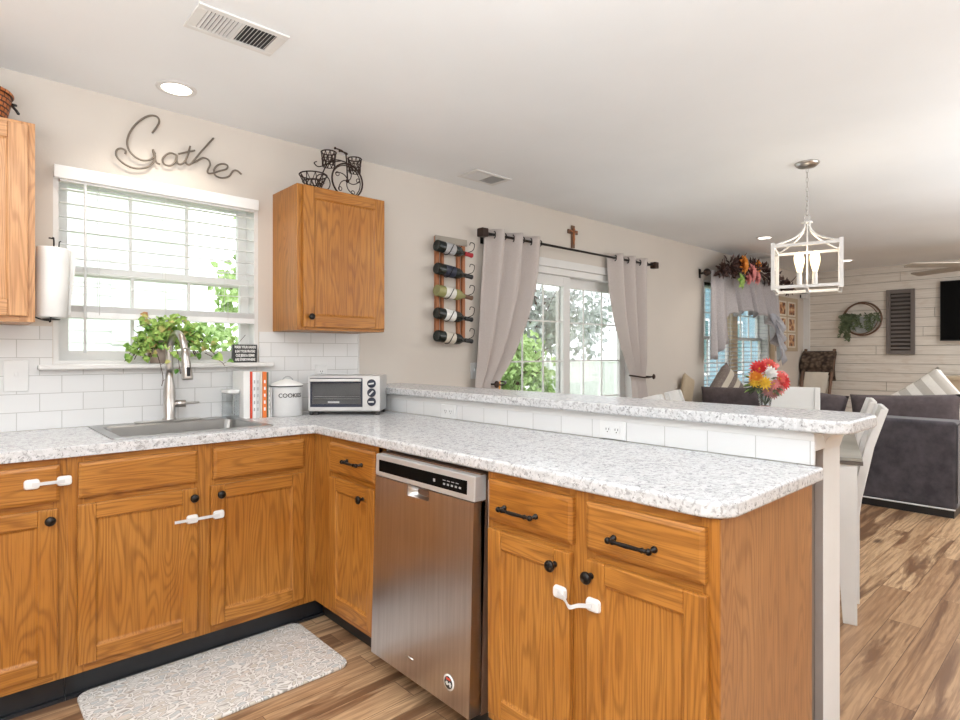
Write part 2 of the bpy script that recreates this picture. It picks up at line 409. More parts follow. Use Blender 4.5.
# shiplap wall: separate boards with narrow gaps
b = B(); b.box(XR+.012, XR+.12, -5.9, 0, 0, HC, 1); z = 0.; i = 0
random.seed(3)
while z < HC-.01:
    y = 0; z1 = min(z+.1195, HC)
    while y > -5.9:
        L = random.uniform(1.2, 2.4) if y < 0 else random.uniform(.6, 2.0); y1 = max(y-L, -5.9)
        b.box(XR, XR+.013, y1+.003, y-.003, z+.0045, z1); y = y1
    z += .122
struct('wall_right', b, ['shiplap','taupe'])
b = B(); b.box(-3.3, -3.2, -5.9, 0, 0, HC); struct('wall_left', b, 'wall')
b = B(); b.box(-3.3, XR+.1, -5.95, -5.85, 0, HC); struct('wall_front', b, 'wall')
b = B(); b.box(XR-.02, XR, -.085, 0, 0, HC); struct('trim_1', b, 'white')
b = B(); b.box(4.0, XR-.02, -.014, 0, 0, .09); struct('baseboard_back', b, 'white', bevel=.004)
b = B(); b.box(XR-.014, XR, -5.9, -.09, 0, .09); struct('baseboard_right', b, 'white', bevel=.004)
# tiled backsplash
b = B(); b.box(-3.2, -.912, -.008, 0, .914, 1.354); b.box(-.912, -.018, -.008, 0, .914, 1.167); b.box(-.018, .5866, -.008, 0, .914, 1.354)
struct('trim_2', b, 'tile')
b = B(); b.box(.5785, .5905, -.010, 0, 1.052, 1.36); struct('trim_3', b, 'white', bevel=.003)
# peninsula knee wall with tiled face
wp = sempty('wall_peninsula', (.7, -1.25, 0))
b = B(); b.box(.603, .84, -2.47, 0, 0, 1.012); part('half_wall', b, 'wall', wp)
b = B(); b.box(.5946, .603, -2.505, 0, .9145, .984); part('tile_face', b, 'tile', wp)
b = B(); b.box(.592, .603, -2.505, 0, .984, 1.012); part('top_strip', b, 'white', wp, bevel=.002)
b = B(); b.box(.69, .842, -2.50, -2.47, 0, .962); part('end_board', b, 'white', wp, bevel=.002)
b = B(); b.box(.6875,.6898,-2.4985,-2.4765,0,.954); part('shaded_edge', b, plain('grey brown edge shade', (.32,.275,.25), .7), wp)  # thin strip paints the shade on the end board's left face
b = B(); b.box(.575, .69, -2.476, -2.455, 0, .913); part('filler_strip', b, plain('shaded grey filler', (.23,.195,.175), .6), wp)  # dark grey stands in for the shade of this recess
# crown corbel under the bar end (concave flare)
b = B()
prof = [(0,.945)] + [(.005+.075*(1-cos(t*pi/2/6)), .962+.048*sin(t*pi/2/6)) for t in range(7)]
lay = [(.69-p*1.0, .842+p*.25, -2.50-p, z) for p, z in prof]
vs = []; 
for (xa, xb, yy, zz) in lay: vs += [(xa, -2.40, zz), (xa, yy, zz), (xb, yy, zz), (xb, -2.40, zz)]
fs = []
for i in range(len(lay)-1):
    for j in range(4): fs.append((i*4+j, i*4+(j+1)%4, (i+1)*4+(j+1)%4, (i+1)*4+j))
fs += [(0,1,2,3), tuple(len(vs)-4+k for k in range(4))]
b._add(vs, fs); part('corner_molding', b, 'white', wp)
b = B(); b.box(.5975,.6895,-2.506,-2.4705,.955,1.0115); part('molding_return', b, 'white', wp, bevel=.002)

# ---- window_1 over the sink
def sash_window(name, x0, x1, z0, z1, y, mid, units=1, cols=3, rows=2, mull=.07, fw=.045, frame='white', single=False):
    r = sempty(name, ((x0+x1)/2, y, z0))
    b = B(); b.box(x0, x0+.02, 0.002, .138, z0, z1); b.box(x1-.02, x1, .002, .138, z0, z1); b.box(x0+.02, x1-.02, .002, .138, z1-.02, z1); b.box(x0+.02, x1-.02, .002, .138, z0, z0+.015)
    part('jamb', b, 'white', r)
    W = (x1-x0-.04-(units-1)*mull)/units
    for u in range(units):
        a = x0+.02+u*(W+mull); c = a+W
        if u: b = B(); b.box(a-mull, a, y-.04, y+.04, z0, z1); part('mullion', b, frame, r)
        for (lo, hi, yy) in ((z0+.015, mid+.02, y), (mid-.02, z1-.02, y+.035)):
            b = B(); b.box(a, a+fw, yy, yy+.03, lo, hi); b.box(c-fw, c, yy, yy+.03, lo, hi); b.box(a+fw, c-fw, yy, yy+.03, lo, lo+fw); b.box(a+fw, c-fw, yy, yy+.03, hi-fw*.8, hi)
            for i in range(1, cols): xx = a+fw+(c-a-2*fw)*i/cols; b.box(xx-.007, xx+.007, yy+.008, yy+.022, lo+fw, hi-fw*.8)
            for i in range(1, rows): zz = lo+fw+(hi-lo-2*fw)*i/rows; b.box(a, c, yy+.008, yy+.022, zz-.007, zz+.007)
            s_ = part('sash', b, 'white', r)
            b = B(); b.box(a+fw, c-fw, yy+.023, yy+.025, lo+fw, hi-fw*.8); part('pane', b, 'glass', s_)
    return r
w1 = sash_window('window_1', -.909, -.022, 1.19, 2.05, .08, 1.612, 1, 3, 1)
b = B(); b.box(-.965, .045, -.055, .10, 1.168, 1.190); part('window_sill', b, 'white', w1, bevel=.006)
w2 = sash_window('window_2', 4.96, 6.78, .80, 2.06, .09, 1.42, 2, 3, 2, .15, .04, 'tan')
b = B(); b.box(6.782,6.93,-.016,-.0005,.80,2.10); part('casing', b, 'tan', w2)
b = B(); b.box(4.92, 6.94, -.04, .10, .775, .80); part('window_sill', b, 'white', w2, bevel=.005)
# ---- sliding glass door
d1 = sempty('door_1', (2.8, .06, 0))
DX0, DX1, DM = 1.70, 3.60, 2.61
b = B(); b.box(DX0, DX0+.05, .002, .138, 0, 1.94); b.box(DX1-.05, DX1, .002, .138, 0, 1.94); b.box(DX0+.05, DX1-.05, .002, .138, 1.885, 1.94); b.box(DX0+.05, DX1-.05, .002, .138, 0, .04)
part('door_frame', b, 'white', d1, bevel=.003)
b = B(); b.box(DX0-.06, DX1+.06, -.018, 0, 1.94, 2.005); b.box(DX0-.06, DX0+.005, -.018, 0, 0, 1.94); b.box(DX1-.005, DX1+.06, -.018, 0, 0, 1.94)
part('casing', b, 'white', d1, bevel=.003)
for (a, c, yy) in ((DX0+.05, DM+.045, .035), (DM-.045, DX1-.05, .085)):
    b = B(); st = .085; b.box(a, a+st, yy, yy+.035, .04, 1.885); b.box(c-st, c, yy, yy+.035, .04, 1.885); b.box(a+st, c-st, yy, yy+.035, 1.80, 1.885); b.box(a+st, c-st, yy, yy+.035, .04, .16)
    p_ = part('sliding_panel', b, 'white', d1, bevel=.003)
    b = B(); nc = 3
    for i in range(1, nc): xx = a+st+(c-a-2*st)*i/nc; b.box(xx-.006, xx+.006, yy+.010, yy+.020, .16, 1.80)
    for i in range(1, 5): zz = .16+1.64*i/5+.03; b.box(a+st, c-st, yy+.0095, yy+.0205, zz-.006, zz+.006)
    part('grille', b, 'white', p_)
    b = B(); b.box(a+st, c-st, yy+.022, yy+.025, .16, 1.80); part('pane', b, 'glass', p_)
b = B(); b.box(1.765, 1.80, .005, .034, .95, 1.11); part('door_handle', b, 'orangewood', d1, bevel=.006, label='orange wooden pull on the sliding door')

# ================================================================ CABINETS
def mapper(kind, plane):
    # returns fn(u,d,z)->world; kind 'x': run along +X facing -Y ; kind 'y': run along -Y facing -X
    if kind == 'x': return lambda u, d, z: (u, plane-d, z)
    return lambda u, d, z: (plane-d, u, z)
def fbox(b, f, u0, u1, d0, d1, z0, z1, mi=0):
    v = [f(u,d,z) for u in (u0,u1) for d in (d0,d1) for z in (z0,z1)]; b.quad8(v, mi)
def panel_door(name, f, u0, u1, z0, z1, parent, mats, fw=.055, t=.02, d0=0.001):
    a, c = min(u0,u1), max(u0,u1); b = B()
    fbox(b, f, a, a+fw, d0, t, z0, z1, 0); fbox(b, f, c-fw, c, d0, t, z0, z1, 0)
    fbox(b, f, a+fw, c-fw, d0, t-.0006, z1-fw, z1, 1); fbox(b, f, a+fw, c-fw, d0, t-.0006, z0, z0+fw, 1)
    # bevelled inner step then flat recessed panel
    ia, ic, ja, jc = a+fw, c-fw, z0+fw, z1-fw; q = .007
    o = [(ia,ja),(ic,ja),(ic,jc),(ia,jc)]; i_ = [(ia+q,ja+q),(ic-q,ja+q),(ic-q,jc-q),(ia+q,jc-q)]
    vs = [f(u, t-.004, z) for u, z in o] + [f(u, t-.010, z) for u, z in i_]
    b._add(vs, [(k, (k+1)%4, 4+(k+1)%4, 4+k) for k in range(4)] + [(4,5,6,7)], 0)
    return part(name, b, mats, parent, bevel=.0035, seg=2)
def slab(name, f, u0, u1, z0, z1, parent, mats, t=.02):
    a, c = min(u0,u1), max(u0,u1); b = B(); q = .011
    o = [(a,z0),(c,z0),(c,z1),(a,z1)]; i_ = [(a+q,z0+q),(c-q,z0+q),(c-q,z1-q),(a+q,z1-q)]
    vs = [f(u,.001,z) for u,z in o]+[f(u,t-.006,z) for u,z in o]+[f(u,t-.004,z) for u,z in [(p+(.003 if p==a else -.003), r+(.003 if r==z0 else -.003)) for p,r in o]]+[f(u,t,z) for u,z in i_]
    fs = [(0,1,2,3)]
    for L in range(3): fs += [(L*4+k, L*4+(k+1)%4, L*4+4+(k+1)%4, L*4+4+k) for k in range(4)]
    fs.append((12,13,14,15)); b._add(vs, fs, 0); return part(name, b, mats, parent)
def knob(f, u, z, parent, d=.02):
    b = B(); seg = 16
    prof = [(.0085,0),(.0085,.003),(.005,.006),(.005,.013),(.009,.016),(.0155,.020),(.0165,.025),(.013,.030),(.0,.032)]
    vs = []
    for r, h in prof:
        for j in range(seg): a = 2*pi*j/seg; vs.append(f(u+r*cos(a), d+h, z+r*sin(a)))
    b._add(vs, [(i*seg+j, i*seg+(j+1)%seg, (i+1)*seg+(j+1)%seg, (i+1)*seg+j) for i in range(len(prof)-1) for j in range(seg)], 0, True)
    return part('knob', b, 'black', parent)
def pull(f, u0, u1, z, parent, d=.02):
    b = B()
    for u in (u0, u1):
        b.tube([f(u, d, z), f(u, d+.004, z), f(u, d+.005, z), f(u, d+.024, z)], [.009,.008,.005,.005], 10); b.ball(f(u, d+.026, z), .0085)
    m = (u0+u1)/2; L = (u1-u0)
    pts = [f(u0+L*t, d+.026+.004*sin(pi*t), z) for t in (-.06,0,.1,.14,.2,.5,.8,.86,.9,1,1.06)]
    b.tube(pts, [.004,.0065,.005,.0075,.0048,.0062,.0048,.0075,.005,.0065,.004], 10)
    return part('handle', b, 'black', parent)
OV = ['oak_v','oak_h']
FX = mapper('x', -.61); FY = mapper('y', 0.0)
def carcass(f, u0, u1, parent, openings_u, back, name='body', mats=OV, z0=.105, z1=.874, rail=(.715,.727)):
    """face frame + box behind it"""
    b = B(); a, c = min(u0,u1), max(u0,u1)
    fbox(b, f, a, c, -back, -.02, z0, z1, 0)
    fbox(b, f, a, c, -.0199, 0, z0, z0+.035, 1); fbox(b, f, a, c, -.0199, 0, z1-.03, z1, 1); fbox(b, f, a, c, -.0199, 0, .69, .74, 1)
    for (p, q) in openings_u: fbox(b, f, p, q, -.0198, .0004, z0, z1, 0)
    return part(name, b, mats, parent)
# left base cabinet
t = thing('base_cabinet', 'oak base cabinet at the left end of the sink run, its drawer strapped shut', 'cabinet', (-1.2,-.3,0))
carcass(FX, -1.55, -.935, t, [(-1.55,-1.51),(-.975,-.935)], .585)
dr = slab('drawer', FX, -1.50, -.958, .727, .852, t, 'oak_h'); 
dd = panel_door('door', FX, -1.50, -.963, .137, .703, t, OV); knob(FX, -.987, .668, dd)
b = B(); b.box(-1.55, -.935, -.55, -.54, 0, .105); b.box(-1.55,-.935,-.565,-.55,0,.012); part('toe_kick', b, 'kick', t)
# sink base
t = thing('base_cabinet', 'wide oak sink base cabinet with two doors joined by a white strap lock', 'cabinet', (-.48,-.3,0))
b = B(); b.box(-.9347, -.915, -.59, -.02, .105, .874); b.box(-.05,-.03,-.59,-.02,.105,.874); b.box(-.915,-.05,-.59,-.02,.105,.125); b.box(-.915,-.05,-.04,-.02,.105,.874)
for (p,q) in [(-.9347,-.885),(-.53,-.438),(-.085,0.)]: fbox(b, FX, p, q, -.0198, .0004, .105, .874, 0)
for (p,q) in [(.105,.14),(.69,.74),(.844,.874)]: fbox(b, FX, -.9347, 0., -.0199, 0, p, q, 1)
part('body', b, OV, t)
slab('false_front', FX, -.903, -.511, .727, .852, t, 'oak_h'); slab('false_front', FX, -.450, -.059, .727, .852, t, 'oak_h')
dd = panel_door('door', FX, -.907, -.511, .137, .703, t, OV); knob(FX, -.529, .669, dd)
dd = panel_door('door', FX, -.462, -.062, .137, .703, t, OV); knob(FX, -.427, .667, dd)
b = B(); b.box(-.934, .069, -.55, -.54, 0, .105); b.box(-.934,.069,-.565,-.55,0,.012); part('toe_kick', b, 'kick', t)
# narrow corner cabinet on the peninsula
t = thing('base_cabinet', 'narrow oak base cabinet in the corner beside the dishwasher', 'cabinet', (.3,-.88,0))
b = B(); fbox(b, FY, -1.147, -.62, -.57, -.02, .105, .874, 0)
for (p,q) in [(-.81,-.6115),(-1.147,-1.11)]: fbox(b, FY, p, q, -.0198, .0004, .105, .874, 0)
for (p,q) in [(.105,.14),(.69,.74),(.844,.874)]: fbox(b, FY, -1.147, -.6115, -.0199, 0, p, q, 1)
part('body', b, OV, t)
dr = slab('drawer', FY, -1.141, -.779, .727, .852, t, 'oak_h'); pull(FY, -1.05, -.935, .79, dr)
dd = panel_door('door', FY, -1.139, -.779, .137, .703, t, OV); knob(FY, -1.06, .655, dd)
b = B(); b.box(.07, .08, -1.15, -.56, 0, .105); part('toe_kick', b, 'kick', t)
# double cabinet
t = thing('base_cabinet', 'oak base cabinet with two drawers and two doors at the open end of the peninsula', 'cabinet', (.29,-2.13,0))
b = B(); fbox(b, FY, -2.498, -1.77, -.57, -.02, .105, .874, 0)
for (p,q) in [(-1.80,-1.77),(-2.175,-2.09),(-2.505,-2.465)]: fbox(b, FY, p, q, -.0198, .0004, .105, .874, 0)
for (p,q) in [(.105,.14),(.69,.74),(.844,.874)]: fbox(b, FY, -2.505, -1.77, -.0199, 0, p, q, 1)
part('body', b, OV, t)
dr = slab('drawer', FY, -2.111, -1.786, .727, .852, t, 'oak_h'); pull(FY, -1.985, -1.86, .777, dr)
dr = slab('drawer', FY, -2.479, -2.157, .727, .852, t, 'oak_h'); pull(FY, -2.358, -2.245, .777, dr)
dd = panel_door('door', FY, -2.104, -1.786, .137, .703, t, OV); knob(FY, -2.055, .662, dd)
dd = panel_door('door', FY, -2.484, -2.160, .137, .703, t, OV); knob(FY, -2.176, .664, dd)
b = B(); b.box(.0205, .573, -2.505, -2.4985, .0, .874); b.box(.0,.0204,-2.508,-2.5055,.105,.874); part('side_panel', b, 'end_panel', t, label='worn orange-brown end panel')
b = B(); b.box(.07, .08, -2.497, -1.77, 0, .105); part('toe_kick', b, 'kick', t)

# ---- wall cabinets
t = thing('wall_cabinet', 'oak wall cabinet mounted right of the sink window, holding up the wire bicycle', 'cabinet', (.31,-.15,1.355))
b = B(); b.box(.057,.575,-.28,-.001,1.357,2.10,0); b.box(.057,.105,-.30,-.2801,1.357,2.10,0); b.box(.53,.575,-.30,-.2801,1.357,2.10,0); b.box(.105,.53,-.2995,-.2801,1.357,1.40,1); b.box(.105,.53,-.2995,-.2801,2.05,2.10,1)
part('body', b, OV, t, bevel=.0015)
F3 = mapper('x', -.30); dd = panel_door('door', F3, .083, .566, 1.372, 2.095, t, OV, .06); knob(F3, .118, 1.425, dd)
t = thing('wall_cabinet', 'oak wall cabinet left of the sink window with the basket on top', 'cabinet', (-1.3,-.15,1.355))
b = B(); b.box(-1.6,-.997,-.28,-.009,1.357,2.115,0); b.box(-1.6,-1.56,-.30,-.2801,1.357,2.115,0); b.box(-1.045,-.997,-.30,-.2801,1.357,2.115,0); b.box(-1.56,-1.045,-.2995,-.2801,1.357,1.40,1); b.box(-1.56,-1.045,-.2995,-.2801,2.065,2.115,1)
part('body', b, ['oakl_v','oakl_h'], t, bevel=.0015)
panel_door('door', F3, -1.585, -1.02, 1.378, 2.10, t, ['oakl_v','oakl_h'], .06)

# ================================================================ COUNTERTOP (L with sink cut-out)
SX0, SX1, SY0, SY1 = -.775, -.185, -.545, -.055
b = B()
r = .07; outer = [(-1.56,-.008),(-1.56,-.635),(-.06,-.635)] + [(-.025-.035*cos(radians(a)) , -.67+.035*sin(radians(a))) for a in (90-0,60,30,0)][1:]
outer = [(-1.56,-.008),(-1.56,-.635),(-.045,-.635),(-.031,-.641),(-.025,-.655)] + [(p) for p in arc(-.025+r, -2.53+r, r, 180, 270, 8)] + [(.5940,-2.53),(.5940,-.008)]
hole = [(SX0,SY0),(SX1,SY0),(SX1,SY1),(SX0,SY1)]
bm = b.b
def ring(pts, z): return [bm.verts.new((x,y,z)) for x,y in pts]
for z in (.876, .914):
    o_ = ring(outer, z); h_ = ring(hole, z)
    ed = [bm.edges.new((o_[i], o_[(i+1)%len(o_)])) for i in range(len(o_))] + [bm.edges.new((h_[i], h_[(i+1)%4])) for i in range(4)]
    bmesh.ops.triangle_fill(bm, use_beauty=True, use_dissolve=True, edges=ed)
    if z == .876: o0, h0 = o_, h_
for A, C in ((o0, o_), (h0, h_)):
    for i in range(len(A)): bm.faces.new((A[i], A[(i+1)%len(A)], C[(i+1)%len(A)], C[i]))
ct = part('countertop', b, 'laminate', bevel=.008, seg=3)
tag(ct, 'grey speckled white laminate countertop wrapping from the sink to the peninsula end', 'countertop')
# bar top
b = B(); pts = [(.558,-.001)] + arc(.558+.05, -2.60+.05, .05, 180, 270, 6) + arc(.90-.07, -2.60+.07, .07, 270, 360, 6) + [(.90,-.001)]
b.prism(pts, 1.0125, 1.05); bt = part('bar_top', b, 'laminate', bevel=.008, seg=3)
tag(bt, 'raised speckled laminate bar top above the tiled half wall', 'bar top')

# ---- sink
t = thing('sink', 'stainless steel drop-in sink under the kitchen window', 'sink', (-.48,-.30,.914))
b = B()
def rr(x0,x1,y0,y1,z,r,k=4): return [(x,y,z) for x,y in rrect(x0,x1,y0,y1,r,k)]
loops = [rr(-.792,-.168,-.562,-.038,.9146,.02), rr(-.790,-.170,-.560,-.040,.919,.02), rr(-.755,-.205,-.530,-.135,.919,.03), rr(-.750,-.210,-.525,-.140,.913,.03), rr(-.735,-.225,-.51,-.155,.73,.05), rr(-.62,-.34,-.42,-.25,.722,.06)]
k = len(loops[0]); vs = [p for L in loops for p in L]
fs = [(L*k+j, L*k+(j+1)%k, (L+1)*k+(j+1)%k, (L+1)*k+j) for L in range(len(loops)-1) for j in range(k)] + [tuple((len(loops)-1)*k+j for j in range(k))]
b._add(vs, fs, 0, False); part('basin', b, 'sink', t)
b = B(); b.lathe([(.0,.7235),(.03,.7235),(.04,.727),(.045,.7255)], (-.48,-.335,0), 20); part('drain', b, 'nickel', t)
# ---- faucet
t = thing('faucet', 'tall brushed nickel gooseneck faucet standing behind the sink', 'faucet', (-.475,-.085,.919))
b = B(); b.prism(rrect(-.62,-.335,-.112,-.058,.026,6), .9195, .926); part('base_plate', b, 'nickel', t, bevel=.002)
b = B(); b.lathe([(.030,.926),(.030,.932),(.024,.938),(.0265,1.05),(.0245,1.075),(.0175,1.12),(.0155,1.15)], (-.475,-.085,0), 20); part('body', b, 'nickel', t)
b = B(); pts = [(-.475,-.085,1.14),(-.475,-.085,1.22)] + [(-.475+.028*(a/180), -.085-.07*(1-cos(radians(a))), 1.255+.075*sin(radians(a))) for a in range(0,181,15)]
b.tube(smooth(pts,2), .0155, 14); part('spout', b, 'nickel', t)
b = B(); b.tube([(-.447,-.225,1.255),(-.445,-.228,1.22),(-.441,-.234,1.16),(-.439,-.239,1.125),(-.439,-.240,1.118)], [.0165,.0175,.021,.0245,.022], 16); hd = part('spray_head', b, 'nickel', t)
b = B(); b.box(-.448,-.434,-.267,-.250,1.135,1.175); part('spray_button', b, 'blackp', hd, bevel=.002)
b = B(); b.tube([(-.452,-.085,1.0),(-.405,-.095,1.0)], .017, 14); b.tube([(-.412,-.094,1.0),(-.398,-.098,1.001),(-.35,-.11,1.003)], [.009,.006,.0045], 10); part('handle', b, 'nickel', t)

# ---- dishwasher
t = thing('dishwasher', 'stainless steel dishwasher between the peninsula cabinets', 'dishwasher', (.25,-1.465,0))
y0, y1 = -1.745, -1.185
def dwx(z): return -.037-.023*(.855-z)/.747
b = B(); b.box(.03,.56,-1.755,-1.155,.09,.868); part('tub', b, 'grey', t)
b = B(); v = []
def lay(z, y): return (dwx(z), y, z)
for xx_back in (1,):
    pass
zt, zb = .772, .108
# front skin with pocket opening made of strips
PY0, PY1, PZ0 = -1.518, -1.392, .735
def fr(b, ya, yb, za, zb_, mi=0):
    v = []
    for yy in (ya, yb):
        for dd_ in (0, .05):
            for zz in (za, zb_): v.append((dwx(zz)+dd_, yy, zz))
    b.quad8([v[0],v[1],v[2],v[3],v[4],v[5],v[6],v[7]], mi)
fr(b, y0, PY0, zb, zt); fr(b, PY1, y1, zb, zt); fr(b, PY0, PY1, zb, PZ0)
dw = part('door', b, 'steel', t)
b = B(); b.box(-.0095,.03,-1.745,-1.185,.10,.86); part('door_inner', b, 'brown', t)
b = B(); yc = (PY0+PY1)/2
def pk(u, v): # scooped pocket
    yy = PY0+(PY1-PY0)*u; zz = PZ0+(zt-PZ0)*v; ex = (1-abs(2*u-1)**4)*(1-(2*abs(v-.35)/1.3)**2)
    return (dwx(zz)+.003+.035*max(0,ex), yy, zz)
b.grid(pk, 14, 6); part('handle_pocket', b, 'nickel', dw)
b = B(); fr(b, y0-.003, y1+.003, .774, .8555); part('control_panel', b, 'silver', t, bevel=.004); cp = t
b = B(); b.box(dwx(.82)-.0022, dwx(.82)+.01, -1.712, -1.207, .792, .836); dsp = part('display_strip', b, 'black_screen', t, bevel=.002)
for i in range(5): yy = -1.60-.020*i; b = B(); b.box(dwx(.82)-.0030, dwx(.82)-.0021, yy-.005, yy+.005, .806, .812); part('button', b, 'grey', dsp)
for i in range(4): yy = -1.60-.022*i; b = B(); b.box(dwx(.82)-.0030, dwx(.82)-.0021, yy-.007, yy+.007, .820, .8222); part('button_caption', b, 'grey', dsp)
b = B(); b.box(dwx(.82)-.0030, dwx(.82)-.0021, -1.552,-1.542,.808,.818); part('button', b, 'grey', dsp)
b = B(); b.tube([(-.0565,-1.405,.178),(-.0585,-1.425,.180),(-.0565,-1.452,.178)], .0035, 6); b.ball((-.0575,-1.43,.178), .007, 0, 10, (.3,1.6,.6)); part('badge', b, 'nickel', dw)
xq = dwx(.182)
b = B(); b.lathe([(.026,-.0012),(.026,0)], (xq,-1.645,.182), 24, 0, None, 'x'); stk = part('sticker', b, 'paper', dw, label='round sticker low on the dishwasher door')
b = B(); b.lathe([(.020,-.0018),(.020,-.0013)], (xq,-1.645,.182), 20, 0, None, 'x'); part('sticker_ring', b, 'blackp', stk)
b = B(); b.box(xq-.0023,xq-.0019,-1.655,-1.635,.190,.197); part('sticker_red', b, 'bookred', stk)
b = B(); b.box(xq-.0023,xq-.0019,-1.657,-1.650,.170,.184); b.box(xq-.0023,xq-.0019,-1.642,-1.633,.172,.184); b.box(xq-.0023,xq-.0019,-1.66,-1.63,.176,.180); part('sticker_mark', b, 'paper', stk)
b = B(); b.box(.06, .07, -1.755, -1.155, 0, .09); part('toe_kick', b, 'kick', t)
b = B(); b.box(.012,.03,-1.762,-1.7555,.15,.84); part('side_seal', b, 'lightgrey', t)

# ---- child locks
def child_lock(label, f, ends, z, d, tail=None, sag=0.):
    t = thing('child_lock', label, 'child lock', f(sum(ends)/2, d, z), 0, 'white strap locks on the base cabinets')
    for u in ends:
        b = B(); s0 = .021; q = [f(u+a*.95, d, z+c*.95) for a, c in [(x, y) for x, y in rrect(-.023,.023,-.018,.018,.010,3)]]; q2 = [f(u+a, d+.008, z+c) for a, c in rrect(-.020,.020,-.015,.015,.009,3)]; q3 = [f(u+a, d+.010, z+c) for a, c in rrect(-.014,.014,-.010,.010,.006,3)]
        k = len(q); b._add(q+q2+q3, [(L*k+j, L*k+(j+1)%k, (L+1)*k+(j+1)%k, (L+1)*k+j) for L in range(2) for j in range(k)] + [tuple(range(k)), tuple(range(2*k,3*k))], 0, False)
        part('pad', b, 'whitep', t)
    b = B(); a, c = ends; m = (a+c)/2
    P = [(a, .011, 0), (a+(c-a)*.3, .010+sag*.5, -sag*.3), (m, .010+sag, -sag*.7), (a+(c-a)*.7, .010+sag*.6, -sag*.2), (c, .011, 0)]
    if tail: P = [(tail, .006, -.001)] + P if tail < a else P + [(tail, .006, -.001)]
    P = smooth([Vector(p) for p in P], 4); vs = []
    for p in P:
        for hh in (-.0055, .0055): vs.append(f(p.x, d+p.y, z+p.z+hh)); vs.append(f(p.x, d+p.y+.0015, z+p.z+hh))
    k = len(P); fs = [(i*4+A, i*4+C, i*4+4+C, i*4+4+A) for i in range(k-1) for A, C in ((0,1),(1,3),(3,2),(2,0))] + [(0,1,3,2), tuple(4*k-4+j for j in (0,1,3,2))]
    b._add(vs, fs); part('strap', b, 'lightgrey', t)
child_lock('white strap lock from the far left drawer to the cabinet frame', FX, (-1.035,-.945), .797, .0205)
child_lock('white strap lock joining the two doors under the sink', FX, (-.532,-.432), .584, .0205, -.597)
child_lock('white strap lock joining the two doors at the peninsula end', FY, (-2.185,-2.075), .592, .0205, None, .02)

# ---- mat
b = B(); b.prism([(x,y) for x,y in rrect(-.905,-.065,-1.045,-.562,.045,5)], .0005, .013)
mt = part('kitchen_mat', b, 'mat', bevel=.004); tag(mt, 'pale leaf patterned cushioned mat on the floor before the sink', 'mat')

# ================================================================ WINDOW DRESSING, KITCHEN
t = thing('window_blind', 'white slatted blind half raised over the kitchen sink window', 'blind', (-.465,.02,2.05))
b = B(); b.box(-.886,-.045,-.012,.036,1.985,2.028); part('head_rail', b, 'blind', t, bevel=.003)
b = B(); b.box(-.910,-.030,-.034,-.013,1.992,2.048); part('valance_board', b, 'blind', t, bevel=.004)
b = B(); z = 1.955
while z > 1.475: b.box(-.886,-.045,-.004,.044,-.0012,.0012, 0, Matrix.Translation((0,0,z)) @ Matrix.Rotation(radians(4),4,'X')); z -= .060
part('slats', b, 'blind', t)
b = B(); b.box(-.887,-.044,-.006,.046,1.395,1.422); 
for i in range(7): b.box(-.886,-.045,-.004,.044,1.4235+i*.004,1.426+i*.004)
part('bottom_rail', b, 'blind', t)
b = B(); b.tube([(-.795,-.014,1.985),(-.795,-.018,1.95),(-.797,-.02,1.24)], .0055, 8); part('tilt_wand', b, 'blind', t)
for xx in (-.74,-.47,-.18):
    for yy in (-.006,.047): b = B(); b.tube([(xx,yy,1.985),(xx,yy,1.41)], .0012, 5); part('ladder_cord', b, 'white', t)

# ================================================================ OUTLETS, SWITCHES
def plate(kind, label, f, u, z, w=.075, h=.117, d=0., group=None):
    t = thing(kind, label, 'light switch' if kind == 'light_switch' else 'outlet', f(u, d, z), 0, group)
    b = B(); fbox(b, f, u-w/2, u+w/2, d, d+.006, z-h/2, z+h/2); part('cover_plate', b, 'whitep', t, bevel=.003)
    if kind == 'light_switch':
        b = B(); fbox(b, f, u-.005, u+.005, d+.006, d+.016, z-.003, z+.014); part('toggle', b, 'whitep', t, bevel=.001)
    else:
        for k in (-1, 1):
            uu, zz = (u+k*.02, z) if w > h else (u, z+k*.02)
            b = B(); P = rrect(-.014,.014,-.014,.014,.008,4); q = [f(uu+a, d+.006, zz+c) for a,c in P]; q2 = [f(uu+a, d+.0085, zz+c) for a,c in P]; kk = len(P)
            b._add(q+q2, [(j,(j+1)%kk,kk+(j+1)%kk,kk+j) for j in range(kk)]+[tuple(range(kk,2*kk))]); s_ = part('receptacle', b, 'whitep', t)
            b = B()
            for a, c in ((-.006,.003),(.006,.003)): fbox(b, f, uu+a-.0012, uu+a+.0012, d+.0084, d+.0090, zz+c-.004, zz+c+.004)
            fbox(b, f, uu-.002, uu+.002, d+.0084, d+.0090, zz-.009, zz-.005); part('slots', b, 'blackp', s_)
    return t
W0 = mapper('x', -.0085); WW = mapper('x', -.0005); KW = mapper('y', .5942)
plate('light_switch', 'white toggle switch on the tiles at the far left', W0, -1.034, 1.144, .082, .13)
plate('wall_outlet', 'white upright outlet on the tiles above the toaster oven', W0, .337, 1.112, .075, .12)
plate('light_switch', 'white switch plate on the wall between the wine rack and the curtain', WW, 1.525, 1.115, .07, .115)
plate('wall_outlet', 'sideways white outlet on the half wall tiles, close to the toaster oven', KW, -.855, .949, .115, .068)
plate('wall_outlet', 'sideways white outlet on the half wall tiles, nearer the peninsula end', KW, -1.82, .951, .115, .068)

